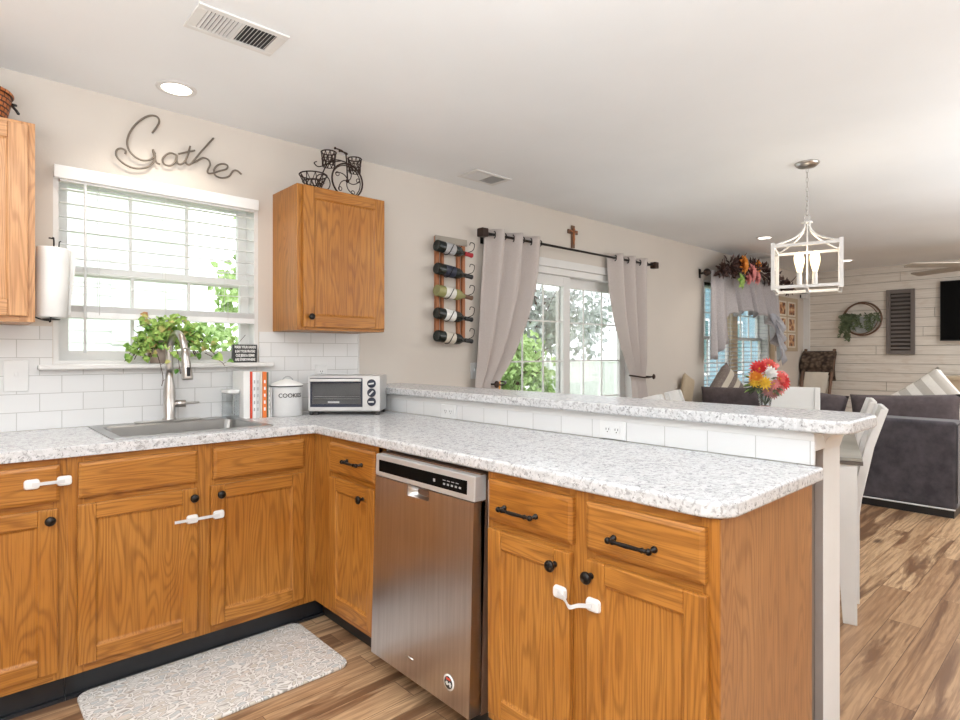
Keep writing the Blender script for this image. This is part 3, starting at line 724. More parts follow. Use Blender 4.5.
# ================================================================ THINGS ON COUNTER AND SILL
# paper towel
def frame_axis(p0, p1):
    z = (Vector(p1)-Vector(p0)).normalized(); x = z.orthogonal().normalized(); y = z.cross(x)
    m = Matrix((x, y, z)).transposed().to_4x4(); m.translation = Vector(p0); return m
t = thing('paper_towel_holder', 'dark wire paper towel holder clipped to the side of the left wall cabinet', 'holder', (-.935,-.20,1.36))
b = B(); b.tube(smooth([(-.996,-.20,1.385),(-.97,-.20,1.374),(-.945,-.20,1.370),(-.938,-.20,1.378),(-.930,-.20,1.55),(-.928,-.20,1.692),(-.934,-.20,1.700),(-.945,-.20,1.701)],4), .003, 8); b.tube([(-.912,-.20,1.66),(-.910,-.20,1.69),(-.904,-.20,1.692)], .0025, 6)
b.lathe([(.03,1.372),(.032,1.376),(.01,1.379)], (-.938,-.20,0), 16); part('rod', b, 'black', t)
b = B(); b.box(-.9968,-.9935,-.215,-.185,1.37,1.40); part('bracket', b, 'black', t)
m = frame_axis((-.938,-.20,1.382), (-.930,-.20,1.66))
b = B(); b.lathe([(.018,0),(.053,0),(.055,.003),(.056,.275),(.054,.279),(.018,.279)], (0,0,0), 32, 0, m, cap=False)
b.grid(lambda u,v: m @ Vector((.045+.014*u*(1-v*.8), -.033-.022*u*(1-v*.6), .279-.275*v)), 3, 6)
ro = part('paper_towel_roll', b, 'paper', solid=.0015); tag(ro, 'white paper towel roll hanging beside the left wall cabinet', 'paper towel')
# toaster oven (rotated so its front faces the room)
t = thing('toaster_oven', 'silver toaster oven with three black dials set across the counter corner', 'toaster oven', (.296,-.372,.914), radians(-42.5))
W, D, H = .188, .215, .207; t.location = (.290,-.360,.914)
b = B(); b.box(-W,W,.004,D,.018,H); part('housing', b, 'silver', t, bevel=.006, local=True)
b = B(); b.box(-W,-W+.012,-.004,.0035,.024,H-.003); b.box(-.193+.289,W,-.004,.0035,.024,H-.003); b.box(-W+.012,.096,-.004,.0035,H-.012,H-.003); b.box(-W+.012,.096,-.004,.0035,.024,.042)
part('front_frame', b, 'silver', t, bevel=.0015, local=True)
b = B(); b.box(-.178,.095,-.006,.003,.043,.058); b.box(-.178,.095,-.006,.003,.168,.194); b.box(-.178,-.168,-.006,.003,.058,.168); b.box(.087,.095,-.006,.003,.058,.168)
od = part('oven_door', b, 'navy', t, bevel=.001, local=True)
b = B(); b.box(-.168,.087,-.004,-.002,.058,.168); part('oven_window', b, 'smoke', od, local=True)
b = B(); b.tube([(-.172,-.010,.183),(-.165,-.020,.184),(-.05,-.030,.184),(.078,-.020,.184),(.088,-.010,.183)], .0075, 10); part('oven_handle', b, 'white', od, local=True)
b = B(); b.box(-.085,-.025,-.0048,-.0041,.064,.073); part('logo_strip', b, 'lightgrey', od, local=True)
b = B(); b.box(-.165,.085,.0036,.0044,.05,.175); part('oven_back', b, 'grey', t, local=True)
b = B()
for zz in (.086,.098): b.tube([(-.16,-.0005,zz),(.08,-.0005,zz)], .0018, 6)
for i in range(14): xx = -.155+i*.0163; b.tube([(xx,-.0005,.098),(xx,.003,.0985)], .0012, 5)
part('rack', b, 'white', t, local=True)
for i, zz in enumerate((.166,.118,.071)):
    b = B(); b.lathe([(.0225,-.004),(.0225,-.010),(.020,-.016),(0,-.016)], (.144,0,zz), 24, 0, None, 'y'); dk = part('dial', b, 'navy', t, local=True)
    b = B(); b.box(-.014,.014,-.0205,-.0155,-.004,.004, 0, Matrix.Translation((.144,0,zz)) @ Matrix.Rotation(radians((-8,-45,0)[i]),4,'Y')); part('dial_grip', b, 'lightgrey', dk, local=True, bevel=.001)
for xx in (-.175,-.15,.172):
    b = B(); b.box(xx-.010,xx+.010,.008,.03,0,.019); part('foot', b, 'blackp', t, local=True)
for xx in (-.17,.17):
    b = B(); b.box(xx-.010,xx+.010,.18,.205,0,.019); part('foot', b, 'blackp', t, local=True)
# cookie canister
t = thing('cookie_canister', 'grey enamel cookie canister with lid beside the toaster oven', 'canister', (.067,-.172,.914))
b = B(); b.lathe([(.078,.915),(.080,.918),(.080,1.066),(.078,1.068)], (.058,-.172,0), 36); part('body', b, 'lightgrey', t)
b = B(); b.lathe([(.0825,1.0685),(.0835,1.074),(.078,1.080),(.045,1.094),(.012,1.104),(0,1.105)], (.058,-.172,0), 36); ld = part('lid', b, 'paper', t)
b = B(); b.tube(smooth([(.040,-.162,1.091),(.043,-.165,1.104),(.057,-.169,1.116),(.073,-.175,1.116),(.087,-.180,1.104),(.090,-.183,1.091)],4), .003, 8); part('lid_handle', b, 'grey', ld)
b = B(); b.lathe([(.0832,1.0665),(.0845,1.069),(.0832,1.0715)], (.058,-.172,0), 36, cap=False); part('rim', b, 'blackp', t)
# lettering wrapped on the can
def text_obj(body, size, mat, parent, mtx, ext=.0006, cyl=None, name='lettering'):
    cu = bpy.data.curves.new(name, 'FONT'); cu.body = body; cu.size = size; cu.align_x = 'CENTER'; cu.align_y = 'CENTER'; cu.extrude = ext; cu.offset = .0006 if size < .02 else .0004
    o = bpy.data.objects.new(name, cu); COL.objects.link(o); dg = bpy.context.evaluated_depsgraph_get(); dg.update()
    me = bpy.data.meshes.new_from_object(o.evaluated_get(dg)); bpy.data.objects.remove(o); bpy.data.curves.remove(cu)
    for v in me.vertices:
        x, y, z = v.co
        if cyl: cx_, cy_, rad, a0, zc = cyl; a = a0 + x/rad; v.co = (cx_+(rad+z+ext)*cos(a), cy_+(rad+z+ext)*sin(a), zc+y)
        else: v.co = mtx @ v.co
    inv = wmat(parent).inverted()
    for v in me.vertices: v.co = inv @ v.co
    o = bpy.data.objects.new(name, me); COL.objects.link(o); o.parent = parent; me.materials.clear(); me.materials.append(M[mat]); return o
a0 = math.atan2(-3.086+.172, -1.2419-.077)
text_obj('COOKIES', .030, 'blackp', t, None, .0004, (.058,-.172,.0802,a0+.30,1.022))
# books
random.seed(11)
books = [('white-spined book, widest one beside the clear jar', .032,.235,'paper'), ('slim red-spined book among the white ones', .010,.232,'bookred'), ('thin white book just right of the slim red one', .016,.230,'sidewhite'), ('speckled pale book in the middle of the row', .022,.228,'lightgrey'), ('narrow cream book left of the orange one', .010,.231,'cream'),
         ('bright orange-spined book', .020,.230,'bookorange'), ('thin dark green book right of the orange one', .012,.228,'bookgreen'), ('short white book below the dark green spine', .007,.150,'paper'), ('small pale book, rightmost of the row by the canister', .006,.150,'lightgrey')]
x = -.168
XS = []
for i, (lb, wd, hh, mt_) in enumerate(books):
    if i == 7: x = x-.002
    ya = -.185-.004*(i%3)
    if i >= 7: ya -= .0
    if i == 8: ya = -.20
    t = thing('book', lb+' on the counter', 'book', (x+wd/2, ya+.08, .914), 0, 'cookbooks standing beside the canister')
    dep = .15 if hh > .2 else .10
    if i == 8: x_ = x
    b = B(); b.box(x+.0003, x+.002, ya, ya+dep, .9145, .9145+hh); b.box(x+wd-.002, x+wd-.0003, ya, ya+dep, .9145, .9145+hh); b.box(x+.0003, x+wd-.0003, ya-.0015, ya+.001, .9145, .9145+hh)
    part('cover', b, mt_, t, bevel=.0006)
    b = B(); b.box(x+.002, x+wd-.002, ya+.001, ya+dep-.004, .917, .9115+hh); part('pages', b, 'paper', t)
    if i in (2,3,5,7):
        b = B()
        for k in range(5): zz = .95+hh*.15*k; b.box(x+wd*.3, x+wd*.7, ya-.0021, ya-.0015, zz, zz+hh*.07)
        part('spine_marks', b, 'grey' if i != 5 else 'paper', t)
    x += wd+.0006
for o in [q for q in bpy.data.objects if q.name.startswith('book') and q.type == 'EMPTY'][-2:]: o.location.y -= .0
# clear jar left of books
t = thing('storage_jar', 'clear plastic storage jar left of the cookbooks', 'jar', (-.198,-.10,.914))
b = B(); b.prism(rrect(-.232,-.172,-.150,-.06,.012), .9145, 1.04); part('body', b, 'clear', t, bevel=.003)
b = B(); b.prism(rrect(-.235,-.170,-.153,-.057,.012), 1.04, 1.058); part('lid', b, 'whitep', t, bevel=.003)
# block sign on the sill
t = thing('block_sign', 'small black block sign with white lettering on the window sill', 'sign', (-.103,-.02,1.19))
b = B(); b.box(-.165,-.041,-.035,-.012,1.1905,1.284); part('block', b, 'blackp', t, bevel=.001)
for i, tx in enumerate(('WASH YOUR HANDS', '& SAY YOUR PRAYERS', 'CUZ JESUS & GERMS', 'ARE EVERYWHERE')):
    text_obj(tx, .0185, 'paper', t, Matrix.Translation((-.103,-.0353,1.270-i*.0215)) @ Matrix.Rotation(pi/2,4,'X') @ Matrix.Diagonal(((.62,.56,.58,.68)[i],1,1,1)), .0004)
# pot with trailing pothos
t = thing('potted_plant', 'trailing green pothos in a pale clay pot on the kitchen window sill', 'plant', (-.48,.005,1.19))
b = B(); b.lathe([(.036,1.1905),(.048,1.245),(.055,1.285),(.058,1.287),(.058,1.305),(.052,1.305),(.048,1.28)], (-.50,.005,0), 24); part('pot', b, 'terracotta', t)
b = B(); b.lathe([(0,1.288),(.049,1.290)], (-.50,.005,0), 16, cap=False); part('soil', b, 'twig', t)
random.seed(21); lf = B(); st = B()
def vine(P, nl, s=.034, mi=0):
    P = smooth([Vector(p) for p in P], 5); st.tube(P, .0016, 5)
    for i in range(nl):
        p = P[int((i+.5)/nl*(len(P)-1))]; dv = Vector((random.uniform(-1,1), random.uniform(-1,.0), random.uniform(-.5,.8)))
        q = p + dv*.016; st.tube([p, q], .0009, 4); k = random.uniform(.75,1.25)*s
        lf.leaf(q, dv+Vector((0,-.2,-.3)), (random.uniform(-.5,.5), -1, random.uniform(.2,1.)), k*1.15, k, random.choice([mi,mi,mi,1]) if random.random() < .4 else mi)
for i in range(24):
    a = random.uniform(pi, 2*pi); R = random.uniform(.04,.12); h = random.uniform(.0,.115)
    vine([(-.50,.0,1.29),(-.50+.5*R*cos(a), .0+.4*R*sin(a),1.31+h*.8),(-.50+R*cos(a)*1.15, .01+R*sin(a)*.5,1.29+h)], 8, .032)
for i in range(20):
    e = random.uniform(.08,.27); vine([(-.49,.0,1.30),(-.46+e*.4,-.01-random.random()*.02,1.335+.045*(1-e*2)*random.random()),(-.48+e,-.03+.03*random.random(),1.215+random.random()*.06*(1.3-e*3))], 9, .030)
for i in range(12):
    e = random.uniform(.03,.12); vine([(-.52,-.01,1.29),(-.53-e*.5,-.04,1.29),(-.53-e,-.03,1.20+random.random()*.08)], 7, .030)
for i in range(7): e = random.uniform(-.05,.09); vine([(-.50,-.03,1.30),(-.50+e,-.075,1.28),(-.50+e*1.3,-.07,1.22)], 6, .030)
vine([(-.46,-.03,1.28),(-.44,-.075,1.25),(-.43,-.08,1.17),(-.425,-.08,1.14)], 5, .028); vine([(-.53,-.03,1.27),(-.52,-.075,1.22),(-.50,-.075,1.13),(-.505,-.075,1.085)], 3, .02, 1)
vine([(-.30,-.03,1.24),(-.24,-.07,1.20),(-.22,-.075,1.175)], 2, .045)
part('stems', st, 'twig', t); part('foliage', lf, ['leaf','leaf_red'], t)
# little cutting in a glass behind the sign
t = thing('sprout_vase', 'tiny clear vase with a green sprig behind the block sign', 'vase', (-.13,.02,1.19))
b = B(); b.lathe([(.018,1.1905),(.02,1.20),(.02,1.235),(.011,1.26),(.013,1.29)], (-.13,.02,0), 16, cap=False); part('vase', b, 'clear', t)
b = B(); b.tube([(-.13,.02,1.20),(-.14,.015,1.28),(-.165,0,1.325)], .0016, 5); b.tube([(-.13,.02,1.20),(-.12,.02,1.29),(-.085,.01,1.335)], .0012, 5); sg = part('stem', b, 'twig', t)
b = B(); b.leaf((-.15,.005,1.295), (-.6,-.3,-.1), (0,-1,.4), .04, .035); b.leaf((-.148,.01,1.30), (-.3,-.3,.6), (0,-1,.4), .03, .025); part('leaves', b, 'leaf', t)

# ================================================================ ABOVE: sign, bicycle, basket
def zw(zx, zy):   # lettering drawn on the wall plane
    px, py = zx/3.4286, 60+zy/3.4286
    a = (px-480)/580.49; h = -(py-353.6)/580.49; cs, sn = cos(.8292), sin(.8292)
    rx, ry = cs+a*sn, sn-a*cs; k = (3.086-.02)/ry
    return (round(-1.2419+rx*k,4), -.02, round(1.2369+h*k,4))
strokes = [
 [(522,250),(536,232),(546,212),(540,196),(522,190),(498,196),(468,218),(446,248),(436,280),(441,306),(458,328),(482,342),(508,344),(526,334),(532,318)],
 [(524,306),(532,330),(526,350),(508,366),(480,372),(450,368),(420,352),(400,330),(400,310),(414,303),(430,310),(430,322)],
 [(524,308),(530,335),(537,352),(548,357)],
 [(604,326),(586,319),(568,326),(557,342),(564,358),(584,362),(600,350),(606,326),(606,345),(614,358),(630,352),(642,330),(652,295)],
 [(642,330),(636,346),(642,358),(656,354),(690,314),(732,268)],
 [(612,322),(640,316),(668,310)],
 [(656,354),(676,346),(696,336),(714,342),(720,358),(712,378),(714,388),(730,388),(754,380),(776,374),(780,362),(766,356),(748,360),(735,374),(736,392),(750,402),(768,404),(786,398),(800,380),(814,380),(828,392)],
]
b = B()
for s_ in strokes: b.tube(smooth([Vector(zw(*p)) for p in s_], 5), .0046, 8)
for p in ((446,248),(600,350),(735,374)): q = zw(*p); b.tube([q, (q[0], -.001, q[2])], .002, 6)
gs = part('script_wall_sign', b, plain('dull silver wire', (.20,.17,.14), .4, .6)); tag(gs, 'metal script sign reading Gather above the kitchen window', 'sign')
# bicycle planter (dark wire)
t = thing('bicycle_planter', 'small dark wire bicycle with three baskets on top of the right wall cabinet', 'decoration', (.34,-.19,2.10))
Y = -.20; zt = 2.1015
def circ(cx_, cz_, r_, y=Y, k=28): return [(cx_+r_*cos(2*pi*i/k), y, cz_+r_*sin(2*pi*i/k)) for i in range(k)]
b = B(); b.tube(circ(.40, zt+.098, .095), .005, 6, closed=True); b.tube(circ(.40, zt+.098, .088, Y+.012), .003, 5, closed=True)
for k in range(5):
    a = 2*pi*k/5+.4; sp_ = [(.40+.08*(i/10)*cos(a+1.1*(i/10)), Y, zt+.098+.08*(i/10)*sin(a+1.1*(i/10))) for i in range(11)]; b.tube(sp_, .0028, 5)
    e = sp_[-1]; b.tube(circ(e[0]-.012*cos(a+1.3), e[2]-.012*sin(a+1.3), .011, Y, 12), .0024, 4, closed=True)
b.ball((.40,Y,zt+.098), .011); part('front_wheel', b, 'iron', t)
b = B()
for yy in (Y-.05, Y+.05): b.tube(circ(.225, zt+.045, .0425, yy, 20), .003, 5, closed=True); b.ball((.225,yy,zt+.045), .006)
part('rear_wheels', b, 'iron', t)
b = B(); b.tube([(.40,Y,zt+.098),(.396,Y,zt+.19),(.39,Y,zt+.245)], .004, 6)
b.tube(smooth([(.392,Y,zt+.20),(.33,Y,zt+.20),(.28,Y,zt+.17),(.245,Y,zt+.10),(.225,Y,zt+.045)],4), .0035, 6); b.tube(smooth([(.36,Y,zt+.20),(.30,Y,zt+.18),(.25,Y,zt+.15),(.22,Y,zt+.14),(.20,Y,zt+.155),(.215,Y,zt+.165)],4), .003, 6)
b.tube([(.225,Y-.05,zt+.045),(.225,Y+.05,zt+.045)], .003, 6)
b.tube(smooth([(.34,Y-.03,zt+.243),(.385,Y-.02,zt+.243),(.39,Y,zt+.245),(.385,Y+.04,zt+.275),(.36,Y+.06,zt+.285)],3), .004, 6); b.ball((.335,Y-.03,zt+.243), .007); b.ball((.357,Y+.062,zt+.287), .007)
part('frame', b, 'iron', t)
def wbasket(cx_, cy_, z0, r0, r1, h, sy=1., nk=10):
    b = B()
    for r_, z_ in ((r0,z0),((r0+r1)/2,z0+h*.5),(r1,z0+h)): b.tube([(cx_+r_*cos(2*pi*i/20), cy_+r_*sin(2*pi*i/20)*sy, z_) for i in range(20)], .0038 if z_ > z0+h*.9 else .0026, 5, closed=True)
    for i in range(nk):
        a = 2*pi*i/nk
        for s2 in (-1,1): a2 = a+s2*2*pi/nk; b.tube([(cx_+r0*cos(a), cy_+r0*sin(a)*sy, z0),(cx_+r1*cos(a2), cy_+r1*sin(a2)*sy, z0+h)], .0024, 4)
    part('wire_basket', b, 'iron', t)
wbasket(.195, Y, zt+.012, .04, .072, .075); wbasket(.285, Y, zt+.155, .034, .04, .075); wbasket(.445, Y, zt+.155, .032, .038, .075)
# basket on left cabinet
t = thing('woven_basket', 'orange-brown woven basket on top of the left wall cabinet', 'basket', (-1.17,-.20,2.115))
b = B(); b.lathe([(.090,2.1155),(.100,2.13),(.115,2.20),(.112,2.235),(.105,2.237),(.106,2.20),(.09,2.13)], (-1.175,-.20,0), 28); part('body', b, 'basket', t)
b = B(); b.tube([(-1.175+.115*cos(2*pi*i/28),-.20+.115*sin(2*pi*i/28),2.225) for i in range(28)], .008, 8, closed=True); part('rim', b, 'basket', t)
b = B(); b.tube(smooth([(-1.175,-.31,2.22),(-1.175,-.29,2.29),(-1.175,-.2,2.325),(-1.175,-.11,2.29),(-1.175,-.09,2.22)],4), .007, 6); part('handle', b, 'brown', t)
b = B(); b.tube([(-1.06,-.22,2.19),(-1.05,-.24,2.17),(-1.043,-.25,2.155)], .005, 6); b.tube([(-1.06,-.21,2.20),(-1.048,-.22,2.195)], .005, 6); part('lace', b, 'blackp', t)

# ================================================================ CEILING FIXTURES
def recessed(label, x, y, r=.075):
    t = thing('recessed_light', label, 'ceiling light', (x,y,HC))
    b = B(); b.lathe([(r*.80,HC-.001),(r*.82,HC-.006),(r*1.08,HC-.004),(r*1.1,HC-.0005)], (x,y,0), 36, cap=False); part('trim_ring', b, 'white', t)
    b = B(); b.lathe([(0,HC-.004),(r*.80,HC-.0035)], (x,y,0), 32, cap=False); part('lens', b, 'lamp', t)
    l = bpy.data.lights.new('recessed_light_glow', 'SPOT'); l.energy = 9; l.spot_size = radians(130); l.spot_blend = .6; l.shadow_soft_size = .06; l.color = (1,.9,.76)
    o = bpy.data.objects.new('recessed_light_glow', l); COL.objects.link(o); o.location = (x,y,HC-.02)
recessed('round recessed light glowing above the kitchen window', -.497, -.285)
recessed('round recessed light in the dining area ceiling, left of the lantern', 4.85, -.70)
recessed('round recessed light far off near the shiplap wall, right of the lantern', 7.1, -.80, .09)
def vent(label, x0, x1, y0, y1, n_=18):
    t = thing('ceiling_vent', label, 'vent', ((x0+x1)/2,(y0+y1)/2,HC))
    b = B(); m = .025; z0, z1 = HC-.008, HC-.0005; b.box(x0,x1,y0,y0+m,z0,z1); b.box(x0,x1,y1-m,y1,z0,z1); b.box(x0,x0+m*1.4,y0+m,y1-m,z0,z1); b.box(x1-m*1.4,x1,y0+m,y1-m,z0,z1); xm = (x0+x1)/2; b.box(xm-.006,xm+.006,y0+m,y1-m,z0,z1)
    part('frame', b, 'white', t, bevel=.002)
    b = B(); b.box(x0+m,x1-m,y0+m,y1-m,HC-.0015,HC-.0006); part('duct', b, 'blackp', t)
    b = B()
    for half, ang in ((0,50),(1,-50)):
        a = x0+m*1.4 if half == 0 else xm+.006; c = xm-.006 if half == 0 else x1-m*1.4
        for i in range(n_//2): xx = a+(c-a)*(i+.5)/(n_//2); b.box(-.005,.005,y0+m,y1-m,-.0006,.0006,0, Matrix.Translation((xx,0,HC-.0055)) @ Matrix.Rotation(radians(ang),4,'Y'))
    part('louvers', b, 'white', t)
vent('white louvered ceiling vent over the kitchen, nearest the camera', -.625, -.31, -1.03, -.845)
vent('small ceiling vent near the wall above the wine rack', 1.23, 1.55, -.355, -.165)
vent('ceiling vent above the living room window garland', 5.75, 6.15, -.33, -.15)

# ================================================================ WALL DECOR MID
t = thing('wine_rack', 'narrow rustic wooden wine rack hung on the wall by the curtain', 'wine rack', (1.31,-.02,1.31))
b = B(); b.box(1.165,1.195,-.022,-.001,1.33,2.03); b.box(1.215,1.235,-.022,-.001,1.33,2.03); b.box(1.355,1.38,-.022,-.001,1.33,2.03); b.box(1.40,1.425,-.022,-.001,1.33,2.03); part('slats', b, 'rust', t, bevel=.002)
b = B(); b.box(1.155,1.435,-.030,-.0225,1.985,2.03); part('top_board', b, 'taupe', t, bevel=.002)
bz = [1.95,1.80,1.655,1.505,1.355]
bt_kind = [('dark wine bottle with a red foil neck, topmost on the rack','bottle','foil_red','grey'),('dark wine bottle second from the top of the rack','bottle','blackp','navy'),('pale green wine bottle in the middle of the rack','bottle_green','brown','label'),('dark wine bottle with white label, fourth down the rack','bottle','blackp','paper'),('dark wine bottle with cream label, lowest on the rack','bottle','blackp','cream')]
for z in bz:
    b = B(); b.tube(smooth([(1.215,-.022,z-.02),(1.215,-.06,z-.05),(1.215,-.10,z-.045),(1.225,-.122,z-.01),(1.24,-.122,z+.015)],4), .0028, 6)
    b.tube(smooth([(1.37,-.022,z-.03),(1.375,-.06,z-.035),(1.39,-.085,z-.02),(1.43,-.098,z+.0),(1.45,-.09,z+.045),(1.425,-.08,z+.055),(1.415,-.08,z+.035)],4), .0028, 6)
    part('holder', b, 'black', t)
for z, (lb, mb, mf, ml) in zip(bz, bt_kind):
    t2 = thing('wine_bottle', lb, 'bottle', (1.13,-.072,z), 0, 'wine bottles on the wall rack')
    mm = Matrix.Translation((1.125,-.077,z)) @ Matrix.Rotation(radians(6),4,'Y') @ Matrix.Rotation(pi/2,4,'Y') 
    # bottle lies along +X, base towards the camera side
    b = B(); b.lathe([(.03,.004),(.036,0),(.0385,.006),(.0385,.175),(.034,.20),(.018,.225),(.0145,.245)], (0,0,0), 24, 0, mm); part('glass', b, mb, t2)
    b = B(); b.lathe([(.0148,.245),(.0148,.305),(.0165,.307),(.0165,.315),(.0,.316)], (0,0,0), 20, 0, mm); part('neck', b, mf, t2)
    b = B(); b.lathe([(.0389,.06),(.0389,.145)], (0,0,0), 24, 0, mm, cap=False); part('bottle_label', b, ml, t2)
t = thing('crucifix', 'small brown wooden crucifix on the wall above the curtain rod', 'cross', (2.638,-.01,2.12))
b = B(); b.box(2.618,2.660,-.014,-.001,2.125,2.315); b.box(2.572,2.700,-.0139,-.0012,2.243,2.278); part('cross_body', b, 'brown', t, bevel=.003)
b = B(); b.tube([(2.639,-.018,2.275),(2.639,-.02,2.20),(2.641,-.017,2.155)], [.008,.010,.005], 8); b.tube([(2.59,-.017,2.268),(2.639,-.019,2.258),(2.69,-.017,2.268)], .005, 6); b.ball((2.639,-.022,2.282), .009); part('figure', b, 'rust', t)

# ---- curtain rod and curtains
t = thing('curtain_rod', 'dark curtain rod with square finials over the sliding door', 'curtain rod', (2.66,-.1,2.085))
b = B(); b.tube([(1.56,-.10,2.085),(3.73,-.10,2.085)], .0095, 12); part('rod', b, 'black', t)
for x_, s2 in ((1.52,1),(3.77,-1)):
    b = B(); b.box(x_-.03,x_+.03,-.13,-.07,2.055,2.115); b.box(x_+s2*.03-.004,x_+s2*.03+.012 if s2 > 0 else x_-.03+.004,-.118,-.082,2.067,2.103); part('finial', b, 'iron', t, bevel=.006)
for x_ in (1.60,3.69):
    b = B(); b.box(x_-.012,x_+.012,-.10,-.0005,2.075,2.090); b.box(x_-.015,x_+.015,-.006,-.0005,2.03,2.11); part('bracket', b, 'black', t, bevel=.002)
def curtain(label, xt0, xt1, xk0, xk1, zk, side, bot0, bot1, zt_=2.125, zb=.02, hook=None):
    t = thing('curtain', label, 'curtain', ((xt0+xt1)/2,-.10,zb), 0, 'linen curtains on the rod')
    def fn(u, v):
        z = zt_+(zb-zt_)*v; zk_v = (zt_-zk)/(zt_-zb)
        if v < zk_v: s_ = (v/zk_v); s2 = s_**2.1; a = xt0+(xk0-xt0)*(s_**1.1 if side < 0 else s2); c = xt1+(xk1-xt1)*(s2 if side < 0 else s_**1.1)
        else: s_ = min(1, (v-zk_v)/(1-zk_v)*1.6); a = xk0+(bot0-xk0)*s_; c = xk1+(bot1-xk1)*s_
        amp = .050*(1-.45*min(1, v/zk_v)) if v < zk_v else .028
        ph = 2*pi*3.0*u+pi/2; y = -.10+amp*sin(ph) + (0 if v < .02 else .004*sin(17*u+9*v)); yk = math.exp(-((v-zk_v)/.05)**2)
        return (a+(c-a)*u+.010*sin(ph*2)*v, y*(1-.25*yk)-.012*yk, z)
    b = B(); b.grid(fn, 66, 46); part('panel', b, 'linen', t, solid=.0025)
    for k in range(6):
        u = (k+.5)/6
        x_ = xt0+(xt1-xt0)*u; b = B(); R_ = .024
        b.tube([(x_+.004*cos(a), -.10+R_*cos(a)*.9, 2.085+R_*sin(a)) for a in [2*pi*i/18 for i in range(18)]], .0045, 6, closed=True, mat=Matrix.Translation((x_,-.10,2.085)) @ Matrix.Rotation(radians(25 if k%2 else -15),4,'Z') @ Matrix.Translation((-x_,.10,-2.085))); part('grommet', b, 'black', t)
    return t
curtain('left linen curtain gathered to a hook by the wine rack', 1.585, 2.16, 1.475, 1.70, 1.02, -1, 1.45, 1.78)
curtain('right linen curtain tied back at the far side of the sliding door', 3.07, 3.66, 3.42, 3.64, 1.0, 1, 3.44, 3.70)
for lb, x_ in (('dark metal holdback hooking the left curtain', 1.60), ('dark metal holdback hooking the right curtain', 3.66)):
    t = thing('curtain_holdback', lb, 'curtain hook', (x_,-.05,1.02), 0, 'curtain holdbacks beside the sliding door')
    b = B(); b.tube([(x_,-.0005,1.02),(x_,-.15,1.02)], .006, 8); part('stem', b, 'black', t)
    b = B(); b.lathe([(.0,-.170),(.02,-.166),(.026,-.158),(.014,-.15)], (x_,0,1.02), 16, 0, None, 'y'); part('rosette', b, 'iron', t)
    b = B(); e = .12 if x_ < 2 else -.26; b.tube(smooth([(x_,-.15,1.02),(x_+e*.5,-.155,1.015),(x_+e,-.13,1.03),(x_+e*1.05,-.07,1.035)],4), .008 if x_ > 2 else .006, 6); part('tie', b, 'iron' , t)

# ================================================================ DINING
A_ = Vector((1.80,-2.30,0)); rz = math.atan2(.286,.958)
TM = Matrix.Translation(A_) @ Matrix.Rotation(rz,4,'Z')
t = thing('dining_table', 'white farmhouse dining table with grey top and tapered legs behind the bar', 'table', tuple(TM @ Vector((.9,.475,0))), rz)
def tb(name, b, mats, **kw): return part(name, b, mats, t, **kw)
b = B(); b.box(-.01,1.84,-.02,.95,.748,.764,0,TM); tb('tabletop', b, 'table_top', bevel=.002)
b = B(); b.box(-.012,1.842,-.022,.952,.731,.7475,0,TM); tb('top_edge', b, 'table_edge')
b = B()
for (x0,x1,y0,y1) in ((.03,1.8,.012,.034),(.03,1.8,.896,.918),(.012,.034,.03,.9),(1.796,1.818,.03,.9)): b.box(x0,x1,y0,y1,.64,.7305,0,TM)
tb('apron', b, 'white')
for (lx, ly, sx, sy) in ((0,0,1,1),(1.83,0,-1,1),(0,.93,1,-1),(1.83,.93,-1,-1)):
    b = B(); w0, w1 = .105, .055; v = []
    for xx in (0,1):
        for yy in (0,1):
            for zz, ww in ((0,w1),(.7305,w0)): v.append(TM @ Vector((lx+sx*xx*ww, ly+sy*yy*ww, zz)))
    b.quad8([v[0],v[1],v[2],v[3],v[4],v[5],v[6],v[7]]); tb('leg', b, 'white', bevel=.002)
